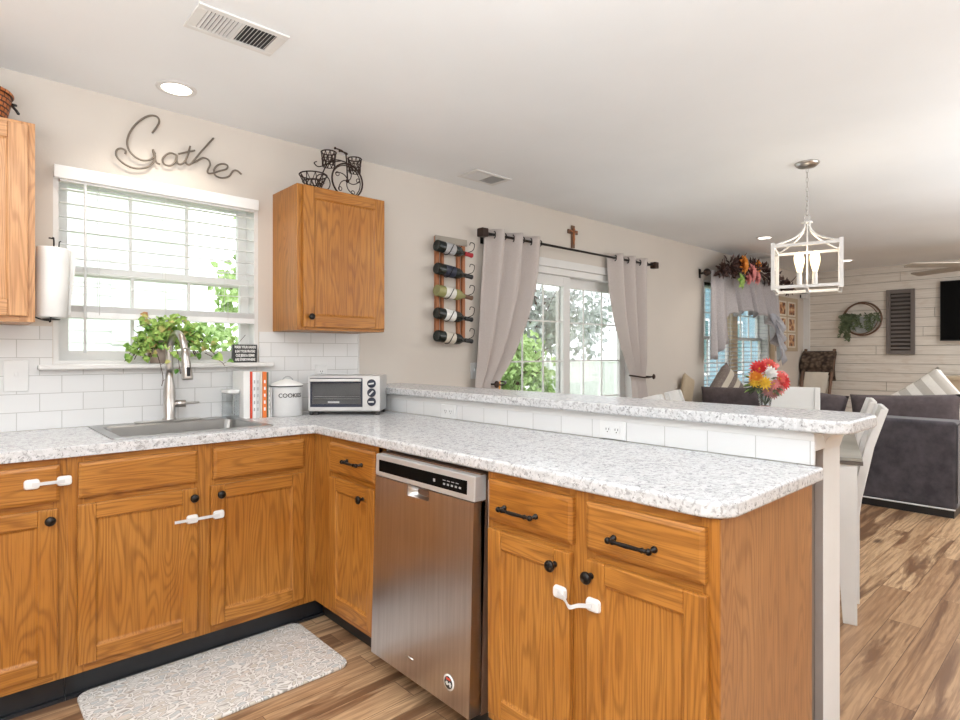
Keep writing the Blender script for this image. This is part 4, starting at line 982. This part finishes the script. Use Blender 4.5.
def make_chair(label, M0):
    """front faces +y in its own frame; origin on the floor under the seat centre"""
    t = thing('dining_chair', label, 'chair', tuple(M0.translation), M0.to_euler().z, 'white slat-back chairs around the dining table')
    P = lambda name, b, m='white', **kw: part(name, b, m, t, local=True, **kw)
    b = B(); b.prism(rrect(-.215,.215,-.20,.215,.03,3), .44, .465); P('seat', b, bevel=.005)
    b = B(); b.box(-.19,.19,.17,.19,.385,.4395); b.box(-.19,-.17,-.17,.17,.385,.4395); b.box(.17,.19,-.17,.17,.385,.4395); b.box(-.17,.17,-.19,-.17,.385,.4395); P('seat_frame', b)
    for s2 in (-1,1):
        b = B(); v = []
        for xx in (0,1):
            for yy in (0,1):
                for zz, ww in ((0,.026),(.4395,.042)): v.append((s2*(.205-xx*ww), .205-yy*ww, zz))
        b.quad8(v); P('leg', b, bevel=.002)
        b = B(); v = []   # rear leg continues as leaning back post
        prof = [(-.205,-.165,0),(-.205,-.155,.44),(-.215,-.172,.52),(-.265,-.228,.78),(-.322,-.290,.965)]
        vs = []
        for (ya, yb, z_) in prof:
            for xx in (.205*s2, .168*s2): vs += [(xx,ya,z_),(xx,yb,z_)]
        fs = [(i*4+p, i*4+q, i*4+4+q, i*4+4+p) for i in range(len(prof)-1) for p,q in ((0,1),(1,3),(3,2),(2,0))] + [(0,1,3,2),(16,17,19,18)]
        b._add(vs, fs); P('back_post', b, bevel=.003)
    def bx(x0,x1,z0,z1,th=.018):
        f = lambda z_: -.188-(z_-.52)*.245/.445*.47*1.0-(.0 if z_<.78 else (z_-.78)*.06)
        v = []
        for xx in (x0,x1):
            for dy in (-th/2,th/2):
                for z_ in (z0,z1): v.append((xx, f(z_)+dy-.002, z_))
        return v
    b = B(); b.quad8(bx(-.168,.168,.79,.965)); P('top_rail', b, bevel=.003)
    b = B(); b.quad8(bx(-.168,.168,.55,.60)); P('lower_rail', b, bevel=.003)
    for i in range(5): b = B(); xx = -.12+i*.06; b.quad8(bx(xx-.017,xx+.017,.60,.79,.012)); P('slat', b)
    return t
def seat_at(a, bb_, rot, label): return make_chair(label, TM @ Matrix.Translation((a,bb_,0)) @ Matrix.Rotation(rot,4,'Z'))
seat_at(.48, .185, 0, 'white chair on the near side of the table, closest to the bar end')
seat_at(.98, .20, 0, 'white chair on the near side of the table, farther from the bar end')
seat_at(.62, .77, pi, 'white chair on the window side of the table, left one of two')
seat_at(1.18, .77, pi, 'white chair on the window side of the table, right one of two')
seat_at(1.93, .37, pi/2, 'white chair at the far head of the table beside the flowers')
# flowers
vx, vy = 2.66, -1.56
t = thing('vase', 'clear glass vase on the dining table holding the flowers', 'vase', (vx,vy,.7645))
b = B(); b.lathe([(0,.765),(.04,.765),(.045,.78),(.038,.85),(.03,.90),(.04,.975),(.044,.978),(.034,.90)], (vx,vy,0), 20, cap=False); part('glass', b, 'clear', t)
b = B(); b.lathe([(0,.768),(.036,.77),(.034,.85),(.028,.90)], (vx,vy,0), 16, cap=False); part('filling', b, 'mauve', t)
t = thing('flower_bouquet', 'bouquet of red, orange and white flowers in the dining table vase', 'flowers', (vx,vy,.95))
random.seed(4); b = B()
heads = []
spec = [('coral',-.0,.0),]
def head(u, w_, d, r, col, n_=16, cen='yellow'):
    # u: to the right as seen from the bar, w_: height above vase rim, d: towards viewer
    rt = Vector((.85,-.53,0)).normalized(); tw = Vector((-.70,-.70,0)).normalized()
    c_ = Vector((vx,vy,1.0)) + rt*u + tw*d + Vector((0,0,w_)); nrm = (tw*.9 + rt*u*3 + Vector((0,0,w_*2+.1))).normalized()
    hb = B(); a1 = nrm.orthogonal().normalized(); a2 = nrm.cross(a1)
    for L in range(3):
        for i in range(n_):
            an = 2*pi*(i+.5*L)/n_; dr_ = a1*cos(an)+a2*sin(an); hb.leaf(c_+nrm*.003*L, dr_*(1-.25*L)+nrm*(.25+.45*L), nrm, r*(1-.24*L), r*.34)
    part('flower_head', hb, col, t)
    cb_ = B(); cb_.ball(tuple(c_+nrm*.008), r*.22, 0, 8); part('flower_center', cb_, cen, t)
    b.tube([c_, Vector((vx,vy,.90))], .002, 5)
for a in [(-.06,.135,.03,.065,'red'),(.01,.155,.02,.06,'coral'),(-.005,.105,.06,.062,'petal_white'),(.06,.075,.07,.055,'coral'),(.085,.055,.06,.065,'red'),(-.09,.085,.05,.05,'orange'),(-.045,.05,.08,.048,'yellow'),(-.10,.055,.05,.04,'yellow'),
          (-.02,.0,.075,.045,'mauve'),(.02,.045,.08,.045,'pink'),(.065,.01,.07,.045,'pink'),(.045,.13,-.02,.05,'red'),(-.08,.02,.05,.035,'bookgreen'),(.02,-.02,.07,.04,'mauve')]: head(*a, n_=12 if a[3] < .05 else 16, cen='yellow' if a[4] != 'petal_white' else 'cream')
lb_ = B()
for i in range(46):
    an = random.uniform(0,2*pi); el = random.uniform(-.6,.7); d_ = Vector((cos(an)*cos(el), sin(an)*cos(el), sin(el))); p = Vector((vx,vy,1.03))+d_*.05; lb_.leaf(p, d_+Vector((0,0,.1)), (0,0,1), random.uniform(.06,.10), .035, random.choice((0,0,1)))
for q in ((.12,.10),(.14,.085),(.075,.15)): 
    rt = Vector((.85,-.53,0)); lb_.leaf(Vector((vx,vy,1.0))+rt*(q[0]-.05)+Vector((0,0,q[1])), rt+Vector((0,0,.15)), (-.7,-.7,.3), .09, .04, 2)
part('stems', b, 'sage', t); part('leaves', lb_, ['sage','leaf','pink'], t)

# ---- lantern chandelier
LX, LY = 2.66, -1.81
lm = Matrix.Translation((LX,LY,0)) @ Matrix.Rotation(rz,4,'Z')
t = thing('lantern_chandelier', 'white square lantern chandelier with lit bulbs over the dining table', 'chandelier', (LX,LY,1.62), rz)
P = lambda name, b, m='white', par=None, **kw: part(name, b, m, par or t, **kw)
b = B(); b.lathe([(.004,HC-.028),(.05,HC-.024),(.068,HC-.008),(.07,HC-.0005)], (LX,LY,0), 28); P('canopy', b, 'nickel')
b = B(); z = HC-.03; k = 0
while z > 2.075:
    ax = Vector((1,0,0)) if k%2 else Vector((0,1,0)); b.tube([Vector((LX,LY,z-.016))+ax*.006*cos(a)+Vector((0,0,.018*sin(a))) for a in [2*pi*i/10 for i in range(10)]], .0018, 5, closed=True); z -= .029; k += 1
b.tube([Vector((LX,LY,2.075))+Vector((.018*cos(a)*.74,-.018*cos(a)*.67,.022*sin(a))) for a in [2*pi*i/16 for i in range(16)]], .003, 6, closed=True)
P('chain', b, 'nickel')
b = B(); b.lathe([(.03,2.04),(.03,2.05)], (LX,LY,0), 20); b.tube([(LX,LY,2.05),(LX,LY,1.625)], .005, 8); P('stem', b, 'white')
H0, H1, Wd, bt_ = 1.625, 1.885, .176, .0105
b = B()
for sx in (-1,1):
    for sy in (-1,1): b.box(sx*Wd-bt_, sx*Wd+bt_, sy*Wd-bt_, sy*Wd+bt_, H0-.005, H1+.02, 0, lm)
for zz in (H0+.012, H1):
    for s2 in (-1,1): b.box(-Wd,Wd,s2*Wd-.009,s2*Wd+.009,zz-.009,zz+.009,0,lm); b.box(s2*Wd-.009,s2*Wd+.009,-Wd,Wd,zz-.0088,zz+.0088,0,lm)
b.box(-Wd,Wd,-.008,.008,H0,H0+.012,0,lm); P('cage', b, 'white', bevel=.001)
b = B()
for sx in (-1,1):
    for sy in (-1,1):
        pts = [lm @ Vector((sx*(.012+.163*q**1.8), sy*(.012+.163*q**1.8), 2.04-.150*q**.75 )) for q in [i/10 for i in range(11)]]; b.tube(pts, .006, 6)
P('arms', b, 'white')
for k in range(4):
    a = pi/4+k*pi/2; cx_, cy_ = LX+.06*cos(a+rz), LY+.06*sin(a+rz)
    b = B(); b.tube([(LX,LY,1.66),(cx_,cy_,1.66)], .003, 6); b.lathe([(.012,1.655),(.013,1.66),(.013,1.735)], (cx_,cy_,0), 14); cd = P('candle_sleeve', b, 'white')
    b = B(); b.lathe([(.010,1.735),(.013,1.745),(.026,1.80),(.028,1.825),(.022,1.85),(.0,1.862)], (cx_,cy_,0), 16); P('bulb', b, 'bulb', cd)
for k in (0,1):
    l = bpy.data.lights.new('lantern_glow', 'POINT'); l.energy = .8; l.color = (1,.84,.64); l.shadow_soft_size = .07; o = bpy.data.objects.new('lantern_glow', l); COL.objects.link(o); o.location = (LX,LY,1.885 if k else 1.69)

# ================================================================ LIVING ROOM
# sofa, its back to the kitchen
t = thing('sofa', 'long charcoal sofa with its back to the dining table', 'sofa', (4.75,-1.2,0))
b = B()
def sb(b, x0,x1,y0,y1,z0,z1): b.box(x0,x1,y0,y1,z0,z1)
b = B(); sb(b, 4.29,4.55,-2.30,-.10,.065,.725); part('back_frame', b, 'sofa', t, bevel=.03, seg=4)
b = B(); b.tube([(4.287,-2.29,.067),(4.287,-.12,.067)], .006, 6); part('piping', b, 'lightgrey', t)
b = B(); sb(b, 4.31,5.2,-2.28,-.12,.0,.062); part('base', b, 'blackp', t)
b = B(); sb(b, 4.55,5.25,-2.10,-.30,.066,.30); part('seat_frame', b, 'sofa', t, bevel=.02)
for k in range(2): b = B(); sb(b, 4.56,5.24,-2.085+k*.9,-1.195+k*.9,.302,.46); part('seat_cushion', b, 'sofa', t, bevel=.04, seg=4)
for y0,y1 in ((-2.30,-2.11),(-.29,-.10)): b = B(); sb(b, 4.555,5.24,y0,y1,.066,.60); part('arm', b, 'sofa', t, bevel=.03, seg=3)
b = B(); b.tube([(4.30,-2.3,.12),(4.30,-2.302,.70),(4.5,-2.302,.72)], .004, 5); part('seam', b, 'sofa', t)
def cushion(name, label, cat, mtx, w_, h_, d_, mat, group=None, puff=1.):
    b = B()
    def side(sg):
        def fn(u, v):
            X_ = (u-.5)*w_; Z_ = (v-.5)*h_; e = max(0,(1-(2*u-1)**4))*max(0,(1-(2*v-1)**4)); pin = 1-.05*(1-abs(2*v-1)**2)*abs(2*u-1)**3
            pz = 1-.05*(1-abs(2*u-1)**2)*abs(2*v-1)**3
            return (X_*pin, sg*(d_/2*(e**.42)+.002), Z_*pz)
        return fn
    b.grid(side(1), 18, 16); b.grid(side(-1), 18, 16); bmesh.ops.remove_doubles(b.b, verts=b.b.verts, dist=.0045)
    bmesh.ops.recalc_face_normals(b.b, faces=b.b.faces)
    o = part(name, b, mat); o.matrix_basis = mtx; tag(o, label, cat, group); return o
def pose(x,y,z,rz_=0,ry=0,rx=0): return Matrix.Translation((x,y,z)) @ Matrix.Rotation(radians(rz_),4,'Z') @ Matrix.Rotation(radians(rx),4,'X') @ Matrix.Rotation(radians(ry),4,'Y')
G_ = 'dark loose cushions along the sofa back'
cushion('throw_pillow', 'dark grey cushion along the sofa back, nearest the window', 'pillow', pose(4.685,-.475,.70,90,2,8), .74, .40, .18, 'pillow', G_)
cushion('throw_pillow', 'dark grey cushion on the sofa behind the far head chair', 'pillow', pose(4.685,-1.165,.695,90,-7,8), .60, .40, .18, 'pillow', G_)
cushion('throw_pillow', 'dark grey cushion at the end of the sofa back, below the striped pillow', 'pillow', pose(4.70,-1.885,.695,90,3,8), .78, .40, .20, 'pillow', G_)
cushion('throw_pillow', 'large pillow with white and taupe stripes at the right end of the sofa', 'pillow', pose(4.98,-2.02,.78,90,38,10), .50, .50, .15, 'stripe_w')
cushion('throw_pillow', 'pillow with cream and brown stripes leaning by the living room window', 'pillow', pose(4.98,-.24,.80,-12,38,6), .50, .50, .14, 'stripe_b')
cushion('throw_pillow', 'tan pillow standing against the wall at the window end of the sofa', 'pillow', pose(4.47,-.065,.86,4,20,0), .24, .30, .07, 'tan')
# valance, garland, rod, blinds on window_2
t = thing('curtain_rod', 'dark rod with round finial holding the grey valance', 'curtain rod', (5.9,-.1,2.11))
b = B(); b.tube([(4.85,-.11,2.12),(6.98,-.11,2.12)], .011, 10); part('rod', b, 'black', t)
for x_ in (4.82,7.01): b = B(); b.ball((x_,-.11,2.12), .04); part('finial', b, 'iron', t)
for x_ in (4.87,6.96): b = B(); b.box(x_-.012,x_+.012,-.11,-.0005,2.11,2.13); b.box(x_-.02,x_+.02,-.006,-.0005,2.07,2.17); part('bracket', b, 'black', t)
t = thing('window_valance', 'grey swag valance with long jabot tails on the living room window', 'valance', (5.95,-.12,1.15))
def hem(u):
    # hem height across the width: long tails at both ends, arched middle
    if u < .13: return 1.15+.10*(u/.13)
    if u < .22: return 1.25+.42*((u-.13)/.09)
    if u < .72: s_ = (u-.22)/.5; return 1.67+.05*sin(pi*s_)
    if u < .95: s_ = (u-.72)/.23; return 1.67-.52*s_**1.2
    return 1.15+.1*(u-.95)/.05
def vf(u, v):
    h = hem(u); zt_ = 2.15; x_ = 4.90+1.86*u; z_ = zt_+(h-zt_)*v; am = .018+.035*v
    ph = 2*pi*9*u; return (x_+.05*v*sin(ph*.5)*(1 if .2<u<.75 else .3)+(-.08*v if u < .15 else 0), -.115-.03*v-am*sin(ph)-(.03*v if u > .72 else 0), z_+.025*v*sin(ph+1))
b = B(); b.grid(vf, 150, 16); part('cloth', b, 'valance', t, solid=.003)
def jab(u, v):
    x_ = 6.32+.44*u+.03*sin(v*24); z_ = 1.74-.10*u+(-.50*v*u)+ .0; return (x_, -.21-.02*sin(v*26+u*4), z_-.06*v)
b = B(); b.grid(jab, 12, 24); part('jabot', b, plain('pale lining cloth', (.50,.52,.58), .8), t, solid=.003)
t = thing('flower_garland', 'dark leafy garland with orange and pink flowers above the grey valance', 'garland', (5.9,-.15,2.2))
random.seed(9); gb = B(); sb_ = B()
pts = [Vector((4.98,-.16,2.13)),Vector((5.25,-.17,2.22)),Vector((5.6,-.17,2.20)),Vector((5.95,-.17,2.24)),Vector((6.35,-.17,2.18)),Vector((6.75,-.16,2.14)),Vector((7.0,-.15,2.08))]
gp = smooth(pts, 8); sb_.tube(gp, .012, 6)
for i in range(420):
    p = random.choice(gp) ; d_ = Vector((random.uniform(-1,1),random.uniform(-1,.1),random.uniform(-.75,.9))); k = 1.25 if 5.1 < p.x < 6.3 else .8
    gb.leaf(p+d_*.05*k, d_, (0,-1,.3), random.uniform(.05,.11)*k, .04)
for i in range(16):
    p = random.choice(gp); d_ = Vector((random.uniform(-1,1),-.3,random.uniform(-.6,.25))).normalized(); sb_.tube([p, p+d_*.12, p+d_*.20+Vector((0,0,.03))], .004, 4)
part('stems', sb_, 'twig', t); part('leaves', gb, 'darkleaf', t)
def gflower(x_, z_, r, col):
    hb = B()
    for L in range(2):
        for i in range(9): an = 2*pi*(i+.5*L)/9; hb.leaf((x_,-.25-.01*L,z_), (cos(an),-.35-.4*L,sin(an)), (0,-1,0), r*(1-.3*L), r*.6)
    part('flower', hb, col, t)
for a in ((5.36,2.24,.12,'orange'),(5.58,2.17,.12,'pink'),(5.72,2.13,.10,'pink'),(5.76,2.26,.09,'orange'),(5.50,2.09,.08,'pink')): gflower(*a)
hb = B()
for i in range(6): hb.leaf((5.33,-.24,2.05), (cos(i),-.3,sin(i)), (0,-1,0), .10, .07)
part('green_leaf', hb, 'leaf', t)
t = thing('window_blind', 'white slatted blinds behind the grey valance on the living room window', 'blind', (5.98,.02,2.04))
b = B(); b.box(4.985,6.755,-.01,.04,2.0,2.035); part('head_rail', b, 'black', t)
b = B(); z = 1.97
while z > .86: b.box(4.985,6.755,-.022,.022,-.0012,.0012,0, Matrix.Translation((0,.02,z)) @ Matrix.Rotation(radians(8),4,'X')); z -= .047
part('slats', b, plain('shaded blind slat', (.42,.43,.46), .6), t)  # white slats coloured grey, with their shade put into the colour
b = B(); b.box(4.985,6.755,0,.04,.825,.85); part('bottom_rail', b, 'blind', t)
for x_ in (5.1,5.35,5.62,6.0,6.3,6.65): b = B(); b.tube([(x_,-.004,2.0),(x_,-.004,.85)], .002, 4); part('ladder_cord', b, 'white', t)
# picture collage
b = B(); b.box(6.98,7.78,-.014,-.0005,1.27,2.02); pb = part('frame_board', b, 'tan', bevel=.003); tag(pb, 'tan backing board behind the small framed photographs', 'board')
row = ('top','middle','bottom'); colm = ('left','right')
for r_ in range(3):
    for c_ in range(2):
        x0 = 7.05+c_*.34; z0 = 1.76-r_*.22
        t = thing('picture_frame', '%s %s of the six small framed photos by the shiplap corner' % (row[r_], colm[c_]), 'picture frame', (x0+.13,-.02,z0), 0, 'small framed photographs')
        b = B(); b.box(x0,x0+.27,-.024,-.0145,z0,z0+.02); b.box(x0,x0+.27,-.024,-.0145,z0+.18,z0+.20); b.box(x0,x0+.025,-.024,-.0145,z0+.02,z0+.18); b.box(x0+.245,x0+.27,-.024,-.0145,z0+.02,z0+.18); part('frame', b, 'cream', t)
        b = B(); b.box(x0+.025,x0+.245,-.019,-.0148,z0+.02,z0+.18); part('photo', b, 'photo', t)
t = thing('wall_sensor', 'small white boxy sensor high in the corner by the shiplap wall', 'sensor', (7.93,-.05,2.04))
b = B(); b.box(7.88,7.97,-.095,-.02,2.035,2.105); part('housing', b, 'whitep', t, bevel=.01); b = B(); b.box(7.90,7.95,-.02,-.0005,2.05,2.09); part('mount', b, 'blackp', t); b = B(); b.box(7.89,7.96,-.095,-.03,2.108,2.118); part('cap', b, 'blackp', t)
# hoop wreath
t = thing('hoop_wreath', 'dark hoop wreath with trailing greenery on the shiplap wall', 'wreath', (8.03,-.75,1.715))
cz_ = 1.715; R_ = .225
b = B(); b.tube([(8.035,-.75+R_*cos(2*pi*i/48),cz_+R_*sin(2*pi*i/48)) for i in range(48)], .011, 8, closed=True); b.tube([(7.995,-.75+.02+(R_-.015)*cos(2*pi*i/48),cz_+(R_-.015)*sin(2*pi*i/48)) for i in range(48)], .007, 6, closed=True); part('hoop', b, 'brown', t)
b = B(); k = 24; b.prism([( -.75+(R_-.02)*cos(pi+pi*i/k), cz_+.03+(R_+.0)*sin(pi+pi*i/k)) for i in range(k+1)], 8.02, 8.03, 'x'); part('metal_half', b, 'galv', t)
random.seed(31); gb = B(); vb = B()
for i in range(26):
    y_ = -.75+random.uniform(-.2,.22) if i > 9 else -.75+.20+random.uniform(-.06,.05)
    L = random.uniform(.08,.22) if i > 9 else random.uniform(.2,.36)
    z0 = cz_+.06; P_ = smooth([Vector((8.0,y_,z0)),Vector((7.975,y_+random.uniform(-.03,.03),z0-L*.5)),Vector((7.98,y_+random.uniform(-.04,.04),z0-L))],5); vb.tube(P_, .003, 4)
    for p in P_[::1]:
        for q in range(3): d_ = Vector((-.5,random.uniform(-1,1),random.uniform(-1,.5))); gb.leaf(p, d_, (-1,0,0), random.uniform(.03,.05), .016)
part('vines', vb, 'sage', t); part('leaves', gb, 'sage', t)
# shutter
t = thing('wall_shutter', 'weathered grey louvered shutter hung on the shiplap wall', 'shutter', (8.04,-1.18,1.23))
y0,y1,z0,z1 = -1.338,-1.025,1.228,2.085
b = B(); b.box(8.02,8.0595,y0,y0+.045,z0,z1); b.box(8.02,8.0595,y1-.045,y1,z0,z1); b.box(8.022,8.0595,y0+.045,y1-.045,z0,z0+.05); b.box(8.022,8.0595,y0+.045,y1-.045,z1-.05,z1); part('frame', b, 'barn', t, bevel=.003)
b = B()
for i in range(14): zz = z0+.08+i*.0535; b.box(-.017,.017,y0+.045,y1-.045,-.004,.004,0, Matrix.Translation((8.037,0,zz)) @ Matrix.Rotation(radians(-50),4,'Y'))
part('louvers', b, 'barn', t)
b = B(); b.box(8.054,8.0594,y0+.045,y1-.045,z0+.05,z1-.05); part('backing', b, 'barn_dark', t)
# tv
t = thing('television', 'flat black television mounted on the shiplap wall', 'television', (8.03,-2.2,1.4))
b = B(); b.box(7.99,8.03,-2.84,-1.604,1.397,2.15); part('housing', b, 'blackp', t, bevel=.004)
b = B(); b.box(7.987,7.9895,-2.83,-1.614,1.41,2.14); part('screen', b, 'black_screen', t)
b = B(); b.box(8.03,8.0595,-2.5,-1.95,1.6,1.95); part('wall_mount', b, 'blackp', t)
t = thing('media_console', 'light brown wooden console standing under the television', 'console', (7.8,-2.3,0))
b = B(); b.box(7.62,8.04,-3.0,-1.72,.92,.965); part('top', b, 'orangewood' if False else 'tan', t, bevel=.004)
b = B(); b.box(7.64,8.04,-2.98,-1.74,.07,.9195); part('body', b, 'tan', t, bevel=.003)
for yy in (-2.95,-1.8): b = B(); b.box(7.66,8.02,yy,yy+.04,0,.0695); part('foot', b, 'brown', t)
# blanket rack
t = thing('blanket_ladder', 'dark wooden blanket ladder leaning in the corner by the shiplap wall', 'ladder', (7.85,-.25,0))
for yy, off in ((.0,0),):
    pass
for ya in (-.055,-.425):
    b = B(); b.tube([(7.50,ya,.0),(7.98,ya,1.30)], .022, 4, smooth=False); part('rail', b, 'brown', t)
for q in (.25,.5,.75,.93):
    b = B(); b.tube([(7.50+.48*q,-.055,1.30*q),(7.50+.48*q,-.425,1.30*q)], .014, 8); part('rung', b, 'brown', t)
def throw(name, label, q, drop, mat, th, ya=-.085, yb=-.395, bulge=.0):
    x_, z_ = 7.50+.48*q, 1.30*q; rr_ = .022+th/2
    def fn(u, v):
        s_ = v*2-1; yy = ya+(yb-ya)*u; wv = .008*sin(u*14)
        if abs(s_) < .12: a = s_/.12*pi/2; return (x_+rr_*sin(a)*1., yy, z_+rr_*cos(a)+.0)
        L = (abs(s_)-.12)/.88*drop; sg = 1 if s_ > 0 else -1
        return (x_+sg*rr_-L*.37*.35*(1 if sg>0 else -.15)-bulge*sin(pi*L/drop)*(1 if sg<0 else .3)+wv*(.3+L), yy+(.01*sin(9*L)), z_-L)
    b = B(); b.grid(fn, 20, 40); o = part(name, b, mat, solid=th); tag(o, label, 'blanket'); return o
throw('knit_throw', 'chunky brown knit throw over the top of the blanket ladder', .95, .38, 'knit', .035, -.03, -.45, bulge=.09)
throw('folded_blanket', 'cream blanket hanging below the brown knit throw on the ladder', .73, .50, 'cream', .012, -.09, -.39, bulge=.03)
# ceiling fan (hub outside the frame to the right)
t = thing('ceiling_fan', 'ceiling fan with light wood blades over the living room', 'ceiling fan', (6.35,-2.25,HC))
fx, fy = 6.35, -2.25
b = B(); b.lathe([(.07,HC-.0005),(.07,HC-.03),(.02,HC-.06),(.016,HC-.06),(.016,2.23),(.09,2.21),(.11,2.16),(.10,2.10),(.05,2.07),(0,2.07)], (fx,fy,0), 28); part('motor', b, 'nickel', t)
b = B(); b.lathe([(.0,2.0),(.07,2.01),(.10,2.04),(.10,2.068)], (fx,fy,0), 24); part('light_bowl', b, 'paper', t)
for k in range(5):
    an = radians(61+k*72); mm = Matrix.Translation((fx,fy,2.12)) @ Matrix.Rotation(an,4,'Z') @ Matrix.Rotation(radians(11),4,'X')
    b = B(); b.prism(rrect(.18,.77,-.065,.065,.03,4), -.004, .004, 'z', 0, mm); bl = part('blade', b, 'taupe', t)
    b = B(); b.box(.09,.22,-.015,.015,-.010,-.0045,0,mm); part('blade_arm', b, 'brown', t)

# ================================================================ OUTSIDE
b = B(); b.box(-12,20,.145,26,-.35,-.30); g = part('ground', b, 'lawn'); g['kind'] = 'structure'
b = B(); b.box(1.4,5.2,.145,3.2,-.29,-.06); pt = part('patio_slab', b, 'sidewhite'); pt['kind'] = 'structure'
t = thing('privacy_fence', 'tall white privacy fence across the yard outside the sliding door', 'fence', (8,7,-.3))
b = B(); x_ = 5.6
b2 = B()
while x_ < 15.4:
    b.box(x_,x_+.145,6.98,7.02,-.25,.98); x_ += .15
part('boards', b, 'sidewhite', t)
for i in range(5): b = B(); b.box(5.5+i*2.45,5.63+i*2.45,6.92,7.08,-.3,1.05); part('post', b, 'sidewhite', t)
b = B(); b.box(5.5,15.5,6.95,7.05,.981,1.02); part('top_rail', b, 'sidewhite', t)
t = thing('neighbor_house', 'white sided house next door seen through the kitchen window', 'house', (-.5,9,-.3))
b = B(); b.box(-9,2.2,9,13,-.3,4.4); 
for i in range(22): b.box(-9.01,2.21,8.975,8.999,-.25+i*.21,-.10+i*.21)
part('wall', b, 'sidewhite', t)
b = B(); b.prism([(-9.4,4.4),(2.6,4.4),(2.2,6.5),(-9,6.5)], 8.7, 13.3, 'y'); part('roof', b, 'grey', t)
for x0 in (-4.2,.9):
    b = B(); b.box(x0,x0+.9,8.95,8.974,1.4,2.9); wf = part('window', b, 'white', t); b = B(); b.box(x0+.07,x0+.83,8.935,8.949,1.47,2.83); part('pane', b, 'sidewhite', wf)
t = thing('blue_house', 'blue green sided building outside the living room window', 'house', (14,6,-.3))
b = B(); b.box(18,38,7.6,8.1,-.3,5.5)
for i in range(28): b.box(17.99,38,7.575,7.599,-.25+i*.2,-.12+i*.2)
part('wall', b, 'sideblue', t)
for x0 in (19.,22.,25.4,29.):
    b = B(); b.box(x0,x0+1.6,7.54,7.574,.4,2.6); wf = part('window', b, 'sidewhite', t); b = B(); b.box(x0+.12,x0+.74,7.52,7.539,.5,2.5); b.box(x0+.86,x0+1.48,7.52,7.539,.5,2.5); part('pane', b, 'teal', wf)
def tree(label, x, y, h, r, mat, nl, seed, ls=.22, zc=None, group='garden trees outside'):
    random.seed(seed); t = thing('tree', label, 'tree', (x,y,-.3), 0, group)
    b = B(); b.tube([(x,y,-.3),(x+.05,y,h*.4),(x-.05,y+.05,h*.75)], [.10,.075,.03], 8)
    for i in range(9): a = random.uniform(0,2*pi); z0 = h*random.uniform(.2,.6); b.tube([(x,y,z0),(x+r*.4*cos(a),y+r*.4*sin(a),z0+r*.35),(x+r*.8*cos(a),y+r*.8*sin(a),z0+r*.6)], [.035,.02,.008], 5)
    part('trunk', b, 'twig', t); b = B(); zc = zc or h*.6
    cl = [(random.gauss(0,.5)*r, random.gauss(0,.5)*r, random.gauss(0,.5)*(h*.36)) for _ in range(26)]
    for i in range(nl):
        c_ = random.choice(cl); p = (x+c_[0]+random.gauss(0,.16)*r, y+c_[1]+random.gauss(0,.16)*r, max(-.1, zc+c_[2]+random.gauss(0,.16)*r))
        b.leaf(p, (random.uniform(-1,1),random.uniform(-1,1),random.uniform(-1,1)), (random.uniform(-1,1),-1,random.uniform(0,1)), ls*random.uniform(.6,1.3), ls*.6)
    part('foliage', b, mat, t)
tree('light green leafy shrub outside the left half of the sliding door', 6.8, 4.7, 2.3, .8, 'treeleaf', 1800, 1, .15, .8)
tree('airy tree behind the white fence outside the sliding door', 14.2, 10.8, 5.6, 2.3, 'treeleaf2', 3000, 2, .26, 2.6)
tree('green tree at the right side of the kitchen window view', 2.15, 5.4, 4.2, .62, 'treeleaf', 1300, 3, .15, 2.1)
